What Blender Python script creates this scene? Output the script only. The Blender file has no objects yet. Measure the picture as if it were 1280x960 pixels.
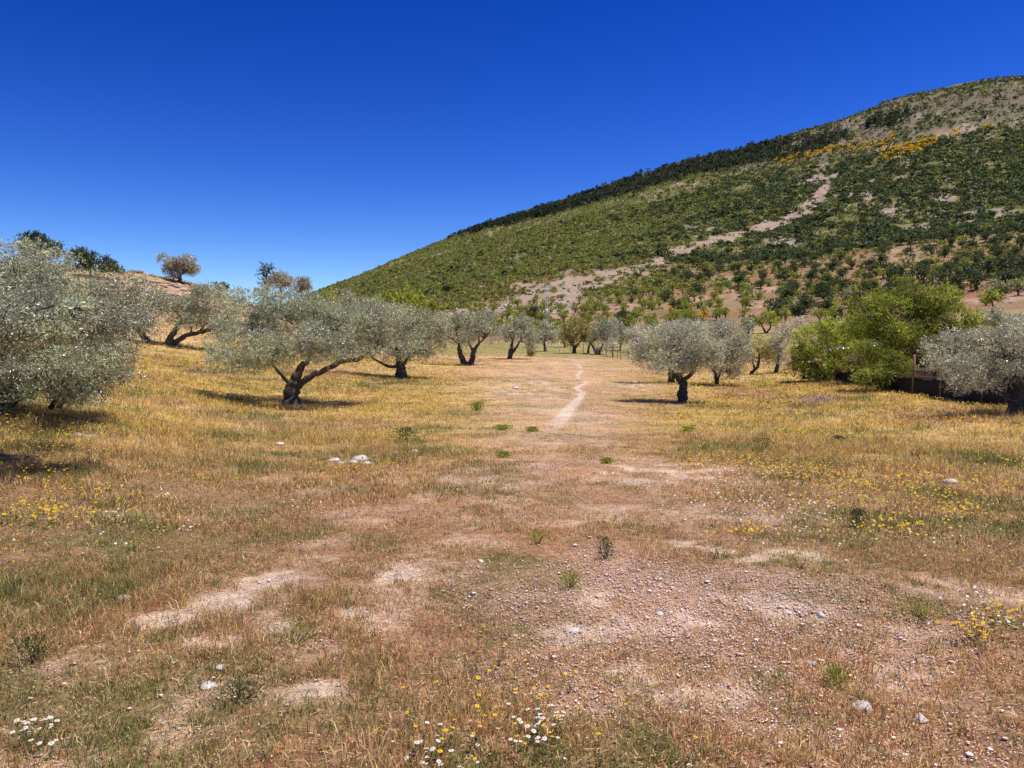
import bpy, math
import numpy as np
from mathutils import Vector

rng = np.random.default_rng(7)
PI = math.pi
scene = bpy.context.scene
COL = scene.collection

# ------------------------------------------------------------------ camera
CAMH = 1.65
PITCH = math.atan(55 / 960)
cam_d = bpy.data.cameras.new("camera")
cam = bpy.data.objects.new("camera", cam_d)
COL.objects.link(cam)
cam_d.lens = 27.0
cam_d.sensor_width = 36.0
cam_d.clip_start = 0.1
cam_d.clip_end = 20000
cam.location = (0, 0, CAMH)
cam.rotation_euler = (PI / 2 - PITCH, 0, 0)
scene.camera = cam

# ------------------------------------------------------------------ sky and sun
SUN_ELEV = math.radians(71)
SUN_AZ = math.radians(86)          # clockwise from +Y (ahead) towards +X (right)
world = bpy.data.worlds.new("World")
scene.world = world
world.use_nodes = True
wn = world.node_tree
for n in list(wn.nodes):
    wn.nodes.remove(n)
wo = wn.nodes.new("ShaderNodeOutputWorld")
bg = wn.nodes.new("ShaderNodeBackground")
sky = wn.nodes.new("ShaderNodeTexSky")
sky.sky_type = 'NISHITA'
sky.sun_disc = False
sky.sun_elevation = SUN_ELEV
sky.sun_rotation = SUN_AZ
sky.altitude = 900
sky.air_density = 1.0
sky.dust_density = 0.15
sky.ozone_density = 5.0
hs = wn.nodes.new("ShaderNodeHueSaturation")
hs.inputs["Hue"].default_value = 0.518
hs.inputs["Value"].default_value = 0.78
hs.inputs["Saturation"].default_value = 1.13
gm = wn.nodes.new("ShaderNodeGamma")
gm.inputs[1].default_value = 1.65
wn.links.new(sky.outputs[0], gm.inputs[0])
wn.links.new(gm.outputs[0], hs.inputs["Color"])
wn.links.new(hs.outputs[0], bg.inputs[0])
bg.inputs[1].default_value = 0.05
wn.links.new(bg.outputs[0], wo.inputs[0])

sun_d = bpy.data.lights.new("sun", 'SUN')
sun = bpy.data.objects.new("sun", sun_d)
COL.objects.link(sun)
sun_d.energy = 5.0
sun_d.angle = math.radians(0.5)
sun_d.color = (1.0, 0.93, 0.84)
sdir = Vector((math.cos(SUN_ELEV) * math.sin(SUN_AZ), math.cos(SUN_ELEV) * math.cos(SUN_AZ), math.sin(SUN_ELEV)))
sun.rotation_euler = (-sdir).to_track_quat('-Z', 'Y').to_euler()

vs = scene.view_settings
vs.view_transform = 'Standard'
vs.look = 'None'
vs.exposure = 0.22
vs.gamma = 1.0
vs.use_curve_mapping = False
scene.cycles.max_bounces = 6
scene.cycles.diffuse_bounces = 3
scene.cycles.transparent_max_bounces = 8

# ------------------------------------------------------------------ pixel <-> world helpers (layout of the 1280x960 photograph)
cp, sp_ = math.cos(PITCH), math.sin(PITCH)
def ray(px, py):
    u, v = (px - 640) / 960, (480 - py) / 960
    return np.array([u, v * sp_ + cp, v * cp - sp_])
def pt(px, py, R):
    d = ray(px, py)
    return np.array([0, 0, CAMH]) + d * (R / math.hypot(d[0], d[1]))
def az_of(px):
    return math.atan2((px - 640) / 960, 0.0573 * sp_ + cp)

# ------------------------------------------------------------------ noise
def _h(ix, iy, s):
    n = (ix.astype(np.int64) * 374761393 + iy.astype(np.int64) * 668265263 + s * 1274126177) & 0xffffffff
    n = ((n ^ (n >> 13)) * 1274126177) & 0xffffffff
    n = (n ^ (n >> 16)) & 0xffffff
    return n / float(0xffffff)
def vnoise(x, y, s=0):
    x0, y0 = np.floor(x), np.floor(y)
    fx, fy = x - x0, y - y0
    fx, fy = fx * fx * (3 - 2 * fx), fy * fy * (3 - 2 * fy)
    a, b = _h(x0, y0, s), _h(x0 + 1, y0, s)
    c, d = _h(x0, y0 + 1, s), _h(x0 + 1, y0 + 1, s)
    return (a * (1 - fx) + b * fx) * (1 - fy) + (c * (1 - fx) + d * fx) * fy
def fbm(x, y, s=0, o=4):
    r, a, t = 0, 1.0, 0
    for i in range(o):
        r = r + a * vnoise(x, y, s + i * 17)
        t += a
        a *= 0.5
        x, y = x * 2.03 + 5.1, y * 2.03 + 3.7
    return r / t
def sstep(a, b, x):
    t = np.clip((x - a) / (b - a), 0, 1)
    return t * t * (3 - 2 * t)

# ------------------------------------------------------------------ terrain height
near = [(1.5, 'z', 0), (3, 'z', 0), (6, 'z', -.05)]
mid = [(10, 'z', -.15), (16, 'z', -.38), (22, 'z', -.6)]
KEYS = {
 -700: [(9, 640), (15, 520), (30, 440), (60, 380), (100, 330), (200, 330), (600, 400)],
 -300: [(9, 620), (12, 555), (15, 505), (30, 450), (60, 390), (100, 310), (140, 308), (250, 340), (600, 400)],
 0: [(9, 610), (12, 560), (15, 512), (20, 490), (30, 465), (45, 435), (60, 405), (80, 365), (100, 328), (130, 326), (250, 370), (600, 400)],
 140: [(10, 595), (14, 538), (20, 505), (28, 478), (40, 450), (55, 422), (70, 395), (85, 355), (105, 335), (140, 342), (250, 380), (600, 405)],
 210: [(10, 598), (16, 540), (22, 508), (30, 480), (40, 457), (55, 434), (65, 414), (80, 380), (95, 354), (110, 347), (145, 357), (250, 390), (600, 410)],
 280: [(10, 'z', -.15), (16, 543), (22, 520), (28, 502), (38, 472), (50, 445), (60, 428), (75, 402), (90, 376), (108, 360), (140, 372), (300, 400), (600, 410)],
 395: mid + [(28, 509), (38, 482), (45, 467), (60, 449), (80, 432), (100, 420), (140, 415), (250, 408), (500, 388), (900, 372), (1400, 365), (1700, 372)],
 480: mid + [(28, 509), (38, 488), (45, 474), (60, 456), (80, 442), (110, 427), (160, 414), (250, 398), (400, 378), (700, 355), (1000, 343), (1400, 334), (1700, 345)],
 570: mid + [(28, 508), (40, 482), (50, 468), (62, 456), (80, 446), (110, 436), (150, 422), (200, 405), (300, 380), (450, 355), (700, 328), (1000, 307), (1400, 290), (1700, 305)],
 640: mid + [(28, 508), (40, 482), (52, 465), (62, 456), (75, 448), (95, 441), (130, 428), (170, 408), (220, 388), (300, 366), (400, 345), (600, 318), (900, 290), (1300, 267), (1600, 285)],
 720: mid + [(28, 509), (34, 498), (46, 476), (60, 460), (75, 449), (100, 440), (130, 428), (160, 412), (210, 395), (280, 362), (380, 335), (500, 312), (700, 285), (950, 262), (1250, 242), (1550, 265)],
 800: mid + [(28, 512), (34, 501), (46, 478), (60, 462), (75, 452), (100, 442), (130, 425), (160, 406), (220, 380), (300, 350), (450, 312), (600, 288), (800, 258), (1000, 237), (1250, 214), (1550, 240)],
 930: mid + [(28, 512), (34, 501), (46, 481), (58, 470), (80, 452), (100, 432), (120, 414), (150, 402), (200, 382), (280, 350), (400, 312), (550, 275), (750, 238), (1000, 205), (1230, 179), (1500, 205)],
 1100: mid + [(28, 513), (34, 500), (38, 488), (45, 476), (60, 459), (80, 440), (100, 425), (125, 410), (160, 392), (210, 368), (300, 325), (500, 265), (700, 222), (900, 185), (1180, 124), (1450, 146)],
 1220: [(10, 'z', -.15), (16, 'z', -.36), (22, 525), (28, 511), (34, 497), (45, 474), (60, 454), (80, 430), (100, 412), (125, 394), (160, 372), (200, 350), (300, 312), (500, 252), (700, 207), (900, 158), (1150, 91), (1400, 112)],
 1280: [(10, 'z', -.15), (16, 'z', -.3), (22, 528), (25, 518), (34, 496), (45, 472), (60, 450), (80, 425), (110, 400), (135, 385), (190, 352), (300, 310), (500, 250), (700, 203), (900, 155), (1150, 84), (1400, 110)],
 1700: [(10, 'z', -.15), (22, 'z', -.3), (34, 490), (60, 440), (100, 405), (190, 350), (300, 300), (500, 240), (700, 195), (900, 150), (1150, 85), (1400, 110)],
}
NLR = 260
LR = np.linspace(math.log(1.2), math.log(6000), NLR)
def _colprofile(px, keys):
    ks = list(near) + list(keys)
    if ks[3][0] == 9:
        pass
    xs, es = [], []
    for k in ks:
        if k[1] == 'z':
            e = (k[2] - CAMH) / k[0]
        else:
            d = ray(px, k[1])
            e = d[2] / math.hypot(d[0], d[1])
        xs.append(math.log(k[0]))
        es.append(e * k[0])            # height above the eye
    # interpolate the slope angle against log distance
    ee = [h / math.exp(x) for h, x in zip(es, xs)]
    xs.append(math.log(4000)); ee.append(0.0)
    xs.append(math.log(6000)); ee.append(-0.002)
    return np.interp(LR, xs, ee)
cols = sorted(KEYS)
azk = [az_of(c) for c in cols]
prof = [_colprofile(c, KEYS[c]) for c in cols]
flat = (0 - CAMH) / np.exp(LR)
azk = [-PI, -2.2] + azk + [2.2, PI]
prof = [flat, flat] + prof + [flat, flat]
NAZ = 1440
AZ = np.linspace(-PI, PI, NAZ)
P = np.array(prof)
TAB = np.zeros((NAZ, NLR))
for j in range(NLR):
    TAB[:, j] = np.interp(AZ, azk, P[:, j])
def _blur(a, k, axis):
    w = np.exp(-0.5 * (np.arange(-3 * k, 3 * k + 1) / k) ** 2)
    w /= w.sum()
    pad = [(0, 0), (0, 0)]
    pad[axis] = (3 * k, 3 * k)
    b = np.pad(a, pad, mode='edge')
    return np.apply_along_axis(lambda m: np.convolve(m, w, mode='valid'), axis, b)
TAB = _blur(TAB, 8, 0)
TAB = _blur(TAB, 2, 1)

def gz(x, y):
    x, y = np.asarray(x, float), np.asarray(y, float)
    R = np.hypot(x, y)
    a = np.arctan2(x, y)
    fi = np.clip((a + PI) / (2 * PI) * (NAZ - 1), 0, NAZ - 1.001)
    fj = np.clip((np.log(np.maximum(R, 1.2)) - LR[0]) / (LR[1] - LR[0]), 0, NLR - 1.001)
    i, j = fi.astype(int), fj.astype(int)
    u, v = fi - i, fj - j
    e = (TAB[i, j] * (1 - u) + TAB[i + 1, j] * u) * (1 - v) + (TAB[i, j + 1] * (1 - u) + TAB[i + 1, j + 1] * u) * v
    z = CAMH + e * np.maximum(R, 1.2)
    z = z + (fbm(x * 0.9, y * 0.9, 3, 3) - .5) * 0.07 * sstep(1, 5, R) + (fbm(x * .12, y * .12, 9, 3) - .5) * 0.25 * sstep(8, 40, R)
    m = sstep(140, 500, R)
    z = z + m * ((fbm(x / 90, y / 90, 21, 4) - .5) * 16 + (fbm(x / 22, y / 22, 31, 3) - .5) * 4.5)
    hl = sstep(70, 90, R) * sstep(-.22, -.3, a)
    z = z + hl * (fbm(x / 5, y / 5, 41, 3) - .5) * 1.3
    # farm terraces low on the slope: flat treads with short risers
    t = sstep(140, 170, R) * sstep(330, 260, R)
    st = 3.0
    q = z / st
    zz = (np.floor(q) + sstep(.55, 1.0, q - np.floor(q))) * st
    return z + (zz - z) * t * 0.6
def gpt(px, R):
    a = az_of(px)
    x, y = R * math.sin(a), R * math.cos(a)
    return np.array([x, y, float(gz(x, y))])
_RM = np.exp(np.linspace(math.log(2.0), math.log(1450), 900))
def hit(px, py):
    """ground point seen at a place of the photograph"""
    d = ray(px, py)
    h = math.hypot(d[0], d[1])
    xs, ys, zs = d[0] / h * _RM, d[1] / h * _RM, CAMH + d[2] / h * _RM
    g = gz(xs, ys)
    k = np.nonzero(zs < g)[0]
    k = k[0] if len(k) else len(_RM) - 1
    return np.array([xs[k], ys[k], g[k]])

# ------------------------------------------------------------------ mesh helpers
def mesh_np(name, V, F, mat, col=None, smooth=False, parent=None, link=True, attrs=None):
    """V (n,3); F list of (m,k) index arrays, k constant in each"""
    me = bpy.data.meshes.new(name)
    V = np.asarray(V, np.float32)
    if not isinstance(F, (list, tuple)):
        F = [F]
    F = [f for f in F if len(f)]
    me.vertices.add(len(V))
    me.vertices.foreach_set("co", V.ravel())
    nl = sum(f.size for f in F)
    npoly = sum(len(f) for f in F)
    me.loops.add(nl)
    me.polygons.add(npoly)
    me.loops.foreach_set("vertex_index", np.concatenate([f.ravel() for f in F]).astype(np.int32))
    starts = np.concatenate([np.full(len(f), f.shape[1]) for f in F])
    ls = np.concatenate([[0], np.cumsum(starts)[:-1]]).astype(np.int32)
    me.polygons.foreach_set("loop_start", ls)
    me.update(calc_edges=True)
    if smooth:
        me.polygons.foreach_set("use_smooth", np.ones(npoly, bool))
    if col is not None:
        a = me.attributes.new("tint", 'FLOAT_COLOR', 'POINT')
        c = np.ones((len(V), 4), np.float32)
        c[:, :3] = col
        a.data.foreach_set("color", c.ravel())
    for k, arr in (attrs or {}).items():
        a = me.attributes.new(k, 'FLOAT', 'POINT')
        a.data.foreach_set("value", np.asarray(arr, np.float32))
    if mat:
        me.materials.append(mat)
    o = bpy.data.objects.new(name, me)
    if link:
        COL.objects.link(o)
    if parent:
        o.parent = parent
    return o
def tag(o, label=None, cat=None, group=None, kind=None):
    for k, v in (('label', label), ('category', cat), ('group', group), ('kind', kind)):
        if v:
            o[k] = v
    return o
def empty(name, loc, rz=0):
    o = bpy.data.objects.new(name, None)
    o.empty_display_size = .3
    COL.objects.link(o)
    o.location = tuple(float(c) for c in loc)
    o.rotation_euler = (0, 0, rz)
    return o
def copy_tree(o, parent=None):
    c = o.copy()
    COL.objects.link(c)
    c.parent = parent
    for ch in o.children:
        copy_tree(ch, c)
    return c
class MB:
    """collects solid pieces into one mesh"""
    def __init__(s):
        s.V, s.Q, s.T, s.C, s.n = [], [], [], [], 0
    def add(s, V, Q=None, T=None, col=None):
        V = np.asarray(V, float)
        s.V.append(V)
        if Q is not None and len(Q): s.Q.append(np.asarray(Q) + s.n)
        if T is not None and len(T): s.T.append(np.asarray(T) + s.n)
        s.C.append(np.tile(np.asarray(col if col is not None else (1, 1, 1), float), (len(V), 1)) if col is None or np.ndim(col) == 1 else col)
        s.n += len(V)
    def box(s, c, size, rz=0, tilt=None, col=None):
        x, y, z = [d / 2 for d in size]
        b = min(x, y, z) * .12
        P = []
        # bevelled box: outer ring reduced on top and bottom
        for zz, k in ((-z, b), (-z + b, 0), (z - b, 0), (z, b)):
            P += [(-x + k, -y + k, zz), (x - k, -y + k, zz), (x - k, y - k, zz), (-x + k, y - k, zz)]
        P = np.array(P)
        Q = [(3, 2, 1, 0), (12, 13, 14, 15)]
        for l in range(3):
            for i in range(4):
                j = (i + 1) % 4
                Q.append((l * 4 + i, l * 4 + j, l * 4 + 4 + j, l * 4 + 4 + i))
        if tilt is not None:
            ct, stt = math.cos(tilt), math.sin(tilt)
            P = np.stack([P[:, 0] * ct + P[:, 2] * stt, P[:, 1], -P[:, 0] * stt + P[:, 2] * ct], 1)
        c_, s_ = math.cos(rz), math.sin(rz)
        P = np.stack([P[:, 0] * c_ - P[:, 1] * s_, P[:, 0] * s_ + P[:, 1] * c_, P[:, 2]], 1) + np.array(c)
        s.add(P, Q, col=col)
    def tube(s, pts, rad, seg=8, col=None, rough=0.0, rs=None):
        pts = np.asarray(pts, float)
        n = len(pts)
        rad = np.broadcast_to(np.asarray(rad, float), (n,))
        T = np.gradient(pts, axis=0)
        T /= np.linalg.norm(T, axis=1)[:, None] + 1e-9
        up = np.array([1., .1, .05]) if abs(T[0][0]) < .8 else np.array([.1, .1, 1.])
        A = np.zeros((n, 3))
        a = np.cross(T[0], up)
        for i in range(n):           # carry the ring frame along the tube
            a = a - T[i] * (a @ T[i])
            a = a / (np.linalg.norm(a) + 1e-9)
            A[i] = a
        B = np.cross(T, A)
        th = np.arange(seg) / seg * 2 * PI
        rr = rad[:, None] * np.ones((n, seg))
        if rough:
            rs = rs if rs is not None else rng
            ph = rs.uniform(0, 6.28, 3)
            lobes = 1 + rough * (np.sin(2 * th + ph[0])[None] * .5 + np.sin(3 * th + ph[1])[None] * .6 + rs.uniform(-.5, .5, (n, seg)))
            rr = rr * lobes
        V = pts[:, None] + A[:, None] * (np.cos(th)[None, :, None] * rr[..., None]) + B[:, None] * (np.sin(th)[None, :, None] * rr[..., None])
        Q = []
        for i in range(n - 1):
            for j in range(seg):
                k = (j + 1) % seg
                Q.append((i * seg + j, i * seg + k, (i + 1) * seg + k, (i + 1) * seg + j))
        V = V.reshape(-1, 3)
        V = np.vstack([V, pts[0], pts[-1]])
        T3 = []
        for j in range(seg):
            k = (j + 1) % seg
            T3.append((n * seg, k, j))
            T3.append((n * seg + 1, (n - 1) * seg + j, (n - 1) * seg + k))
        s.add(V, Q, T3, col=col)
    def build(s, name, mat, parent=None, smooth=False, link=True):
        F = []
        if s.Q: F.append(np.vstack(s.Q))
        if s.T: F.append(np.vstack(s.T))
        return mesh_np(name, np.vstack(s.V), F, mat, col=np.vstack(s.C), smooth=smooth, parent=parent, link=link)

# ------------------------------------------------------------------ materials
def mat_new(name):
    m = bpy.data.materials.new(name)
    m.use_nodes = True
    nt = m.node_tree
    for n in list(nt.nodes): nt.nodes.remove(n)
    return m, nt, nt.nodes.new("ShaderNodeOutputMaterial")
def N(nt, t, **kw):
    n = nt.nodes.new(t)
    for k, v in kw.items():
        if k in n.inputs: n.inputs[k].default_value = v
        else: setattr(n, k, v)
    return n
def leaf_mat(name, back=None, rough=.5, trans=.35, spec=.35, transcol=1.0):
    m, nt, out = mat_new(name)
    at = N(nt, "ShaderNodeAttribute", attribute_name="tint")
    colr = at.outputs["Color"]
    if back is not None:
        geo = N(nt, "ShaderNodeNewGeometry")
        mx = N(nt, "ShaderNodeMix", data_type='RGBA')
        nt.links.new(geo.outputs["Backfacing"], mx.inputs[0])
        nt.links.new(colr, mx.inputs[6])
        mx2 = N(nt, "ShaderNodeMix", data_type='RGBA')
        mx2.inputs[0].default_value = .62
        nt.links.new(colr, mx2.inputs[6])
        mx2.inputs[7].default_value = (*back, 1)
        nt.links.new(mx2.outputs[2], mx.inputs[7])
        colr = mx.outputs[2]
    b = N(nt, "ShaderNodeBsdfPrincipled", Roughness=rough)
    b.inputs["Specular IOR Level"].default_value = spec
    nt.links.new(colr, b.inputs["Base Color"])
    if trans > 0:
        tr = N(nt, "ShaderNodeBsdfTranslucent")
        hv = N(nt, "ShaderNodeHueSaturation")
        hv.inputs["Saturation"].default_value = 1.15
        hv.inputs["Value"].default_value = transcol
        nt.links.new(colr, hv.inputs["Color"])
        nt.links.new(hv.outputs[0], tr.inputs[0])
        ms = N(nt, "ShaderNodeMixShader")
        ms.inputs[0].default_value = trans
        nt.links.new(b.outputs[0], ms.inputs[1]); nt.links.new(tr.outputs[0], ms.inputs[2])
        nt.links.new(ms.outputs[0], out.inputs[0])
    else:
        nt.links.new(b.outputs[0], out.inputs[0])
    return m
def noise_mat(name, c1, c2, scale, rough=.85, bump=.4, detail=6, metallic=0, spots=None, attr=False, dist=.02):
    m, nt, out = mat_new(name)
    tc = N(nt, "ShaderNodeTexCoord")
    no = N(nt, "ShaderNodeTexNoise", Scale=scale, Detail=detail, Roughness=.65)
    nt.links.new(tc.outputs["Object"], no.inputs["Vector"])
    rp = N(nt, "ShaderNodeValToRGB")
    rp.color_ramp.elements[0].position = .35; rp.color_ramp.elements[0].color = (*c1, 1)
    rp.color_ramp.elements[1].position = .65; rp.color_ramp.elements[1].color = (*c2, 1)
    nt.links.new(no.outputs[0], rp.inputs[0])
    colr = rp.outputs[0]
    if attr:
        at = N(nt, "ShaderNodeAttribute", attribute_name="tint")
        mx = N(nt, "ShaderNodeMix", data_type='RGBA', blend_type='MULTIPLY')
        mx.inputs[0].default_value = 1
        nt.links.new(colr, mx.inputs[6]); nt.links.new(at.outputs["Color"], mx.inputs[7])
        colr = mx.outputs[2]
    b = N(nt, "ShaderNodeBsdfPrincipled", Roughness=rough, Metallic=metallic)
    b.inputs["Specular IOR Level"].default_value = .25
    nt.links.new(colr, b.inputs["Base Color"])
    bp = N(nt, "ShaderNodeBump", Strength=bump, Distance=dist)
    nt.links.new(no.outputs[0], bp.inputs["Height"])
    nt.links.new(bp.outputs[0], b.inputs["Normal"])
    nt.links.new(b.outputs[0], out.inputs[0])
    return m
M = {
 'olive': leaf_mat("olive_leaf", back=(.68, .67, .52), rough=.38, trans=.16, spec=.6, transcol=1.1),
 'green': leaf_mat("green_leaf", rough=.5, trans=.42, spec=.3, transcol=1.5),
 'grass': leaf_mat("grass_blade", rough=.6, trans=.3, spec=.25, transcol=1.2),
 'petal': leaf_mat("petal", rough=.6, trans=.25, spec=.2),
 'bush': leaf_mat("bush_leaf", rough=.6, trans=.35, spec=.25, transcol=1.4),
 'bark': noise_mat("olive_bark", (.035, .028, .022), (.15, .125, .10), 14, bump=1.0, dist=.04),
 'barkred': noise_mat("brown_bark", (.06, .04, .03), (.2, .14, .10), 12, bump=.8),
 'rock': noise_mat("limestone", (.34, .29, .26), (.62, .57, .53), 5, bump=.9, attr=True, dist=.05),
 'pebble': noise_mat("pebble", (.55, .47, .43), (.80, .74, .70), 40, bump=.3, attr=True, dist=.003),
 'wood': noise_mat("weathered_wood", (.16, .085, .055), (.34, .2, .14), 9, bump=.4),
 'concrete': noise_mat("concrete", (.42, .40, .38), (.56, .54, .52), 6, bump=.2),
 'steel': noise_mat("galvanised_steel", (.3, .31, .33), (.45, .46, .48), 8, rough=.45, metallic=.7, bump=.1),
 'plastic': noise_mat("pale_plastic", (.6, .6, .56), (.72, .72, .68), 4, rough=.5, bump=.05),
 'net': noise_mat("black_netting", (.006, .007, .008), (.018, .02, .022), 30, rough=.8, bump=.3),
 'roof': noise_mat("sheet_roof", (.38, .40, .45), (.62, .64, .68), 3, rough=.4, metallic=.3, bump=.15),
 'plank': noise_mat("shed_plank", (.10, .07, .055), (.2, .15, .115), 7, bump=.4),
 'tarp': noise_mat("green_tarp", (.12, .2, .17), (.2, .3, .26), 3, rough=.5, bump=.3),
 'redpaint': noise_mat("faded_red", (.30, .09, .08), (.45, .16, .13), 3, bump=.2),
}

def ground_material():
    m, nt, out = mat_new("terrain")
    tc = N(nt, "ShaderNodeTexCoord")
    at = N(nt, "ShaderNodeAttribute", attribute_name="tint")
    bare = N(nt, "ShaderNodeAttribute", attribute_name="bare")
    def noise(scale, detail=5, rough=.6):
        n = N(nt, "ShaderNodeTexNoise", Scale=scale, Detail=detail, Roughness=rough)
        nt.links.new(tc.outputs["Object"], n.inputs["Vector"])
        return n
    def mixc(fac, a, b, mode='MIX'):
        x = N(nt, "ShaderNodeMix", data_type='RGBA', blend_type=mode)
        for sock, v in ((0, fac), (6, a), (7, b)):
            if hasattr(v, 'is_linked'): nt.links.new(v, x.inputs[sock])
            elif isinstance(v, (int, float)): x.inputs[sock].default_value = v
            else: x.inputs[sock].default_value = (*v, 1)
        return x.outputs[2]
    def ramp(src, stops):
        r = N(nt, "ShaderNodeValToRGB")
        e = r.color_ramp.elements
        while len(e) < len(stops): e.new(.5)
        for i, (p, c) in enumerate(stops):
            e[i].position = p; e[i].color = (c, c, c, 1)
        nt.links.new(src, r.inputs[0])
        return r.outputs[0]
    n1 = noise(1.1, 6)
    n2 = noise(11, 5, .7)
    n3 = noise(60, 3, .7)
    far = noise(.12, 6, .7)
    c = mixc(1, at.outputs["Color"], ramp(n1.outputs[0], [(.3, .72), (.7, 1.25)]), 'MULTIPLY')
    c = mixc(1, c, ramp(n2.outputs[0], [(.32, .62), (.68, 1.35)]), 'MULTIPLY')
    c = mixc(1, c, ramp(far.outputs[0], [(.3, .8), (.7, 1.2)]), 'MULTIPLY')
    c = mixc(.6, c, ramp(n3.outputs[0], [(.35, .6), (.65, 1.4)]), 'MULTIPLY')
    # gravel: small pale and brown stones on bare soil
    vo = N(nt, "ShaderNodeTexVoronoi", Scale=34)
    nt.links.new(tc.outputs["Object"], vo.inputs["Vector"])
    sx = N(nt, "ShaderNodeSeparateColor")
    nt.links.new(vo.outputs["Color"], sx.inputs[0])
    stone = ramp(vo.outputs["Distance"], [(.28, 1), (.42, 0)])
    pick = ramp(sx.outputs[0], [(.45, 0), (.55, 1)])
    mul = N(nt, "ShaderNodeMath", operation='MULTIPLY'); nt.links.new(stone, mul.inputs[0]); nt.links.new(pick, mul.inputs[1])
    mul2 = N(nt, "ShaderNodeMath", operation='MULTIPLY'); nt.links.new(mul.outputs[0], mul2.inputs[0]); nt.links.new(bare.outputs["Fac"], mul2.inputs[1])
    sc = N(nt, "ShaderNodeMix", data_type='RGBA'); nt.links.new(sx.outputs[1], sc.inputs[0])
    sc.inputs[6].default_value = (.42, .33, .29, 1); sc.inputs[7].default_value = (.72, .64, .60, 1)
    c = mixc(mul2.outputs[0], c, sc.outputs[2])
    b = N(nt, "ShaderNodeBsdfPrincipled", Roughness=.95)
    b.inputs["Specular IOR Level"].default_value = .1
    nt.links.new(c, b.inputs["Base Color"])
    add = N(nt, "ShaderNodeMath", operation='ADD'); nt.links.new(n2.outputs[0], add.inputs[0]); nt.links.new(n3.outputs[0], add.inputs[1])
    add2 = N(nt, "ShaderNodeMath", operation='ADD'); nt.links.new(add.outputs[0], add2.inputs[0]); nt.links.new(mul2.outputs[0], add2.inputs[1])
    bp = N(nt, "ShaderNodeBump", Strength=.7, Distance=.03)
    nt.links.new(add2.outputs[0], bp.inputs["Height"])
    bp2 = N(nt, "ShaderNodeBump", Strength=.5, Distance=.6)
    nt.links.new(far.outputs[0], bp2.inputs["Height"]); nt.links.new(bp.outputs[0], bp2.inputs["Normal"])
    nt.links.new(bp2.outputs[0], b.inputs["Normal"])
    nt.links.new(b.outputs[0], out.inputs[0])
    return m
M['ground'] = ground_material()

# ------------------------------------------------------------------ ground cover layout (world space, from places in the photograph)
def world_ellipse(px, py, rx, ry):
    c = hit(px, py)
    r = math.hypot(c[0], c[1])
    a, b = hit(px, py - ry), hit(px, py + ry)
    dy = max(.15, abs(np.hypot(a[0], a[1]) - np.hypot(b[0], b[1])) / 2)
    return (c[0], c[1], rx * r / 960, dy, math.atan2(c[0], c[1]))
BARE = [(*world_ellipse(a, b, c, d), s) for a, b, c, d, s in [
    (905, 690, 85, 13, 1.2), (1000, 694, 60, 9, 1.0), (330, 728, 45, 14, 1.1), (275, 752, 55, 14, .9), (200, 775, 40, 9, .9), (130, 815, 40, 9, 1.1),
    (45, 768, 50, 8, 1.1), (500, 735, 32, 22, .95), (455, 770, 40, 16, 1.1), (350, 775, 28, 18, .9), (265, 802, 34, 10, .9), (375, 865, 70, 18, .8), (240, 885, 60, 14, .6),
    (690, 495, 40, 12, .6), (745, 520, 50, 14, .5), (700, 545, 60, 12, .6), (640, 555, 60, 8, .6), (575, 600, 90, 10, .7), (450, 648, 60, 9, .8), (640, 492, 60, 2.4, 1.0), (672, 478, 14, 2.5, 1),
    (800, 590, 100, 18, .75), (760, 640, 120, 20, .55), (890, 640, 90, 14, .6), (125, 546, 30, 2.6, 1.1), (800, 482, 40, 4, .8), (725, 450, 16, 1.2, 1.1),
    (850, 760, 170, 34, .75), (1000, 790, 160, 34, .7), (760, 800, 150, 30, .7), (900, 850, 190, 34, .7), (640, 745, 70, 22, .55), (1120, 850, 110, 26, .6), (1180, 740, 90, 14, .6), (1240, 745, 60, 14, .7), (700, 880, 90, 22, .55), (150, 930, 160, 24, .6), (60, 905, 60, 14, .5)]]
PATH = np.array([hit(*p)[:2] for p in [(722, 456), (728, 462), (722, 469), (721, 473), (734, 477), (732, 480), (721, 484), (721, 487), (728, 491), (722, 500), (712, 511), (703, 523), (690, 538), (672, 549)]])
PATHW = .62 * np.array([.16, .16, .18, .2, .2, .22, .24, .26, .28, .32, .38, .4, .4, .35])
STRIP = np.array([hit(*p)[:2] for p in [(555, 402), (600, 392), (660, 378), (750, 352), (820, 330), (855, 318), (905, 298), (955, 288), (1000, 266), (1025, 242), (1045, 218)]])
CLEAR = [world_ellipse(*q) for q in ((1182, 252, 11, 6), (1108, 262, 10, 5), (1150, 285, 8, 5), (1020, 228, 12, 6), (1200, 165, 20, 5), (1085, 245, 5, 5), (700, 385, 30, 4), (1170, 350, 14, 3), (905, 352, 12, 3), (650, 360, 12, 4))]
STRIPW = np.array([11, 13, 16, 17, 9, 8, 9, 10, 9, 6, 3.])
def line_dist(x, y, L, W):
    best = np.full(np.shape(x), 1e9)
    for i in range(len(L) - 1):
        a, b = L[i], L[i + 1]
        d = b - a
        t = np.clip(((x - a[0]) * d[0] + (y - a[1]) * d[1]) / (d @ d), 0, 1)
        q = np.hypot(x - a[0] - t * d[0], y - a[1] - t * d[1]) / (W[i] * (1 - t) + W[i + 1] * t)
        best = np.minimum(best, q)
    return best
TRACKS = [np.array([hit(*p)[:2] for p in L_]) for L_ in (
    [(690, 538), (650, 562), (600, 588), (540, 615), (470, 650), (400, 695), (330, 735), (230, 775), (120, 822)],
    [(700, 545), (660, 600), (600, 650), (545, 695), (490, 742), (440, 785), (360, 830), (270, 890), (190, 935)],
    [(715, 500), (760, 560), (800, 600), (870, 650), (930, 688), (1010, 700)])]
GZ = world_ellipse(905, 790, 300, 85)
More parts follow.
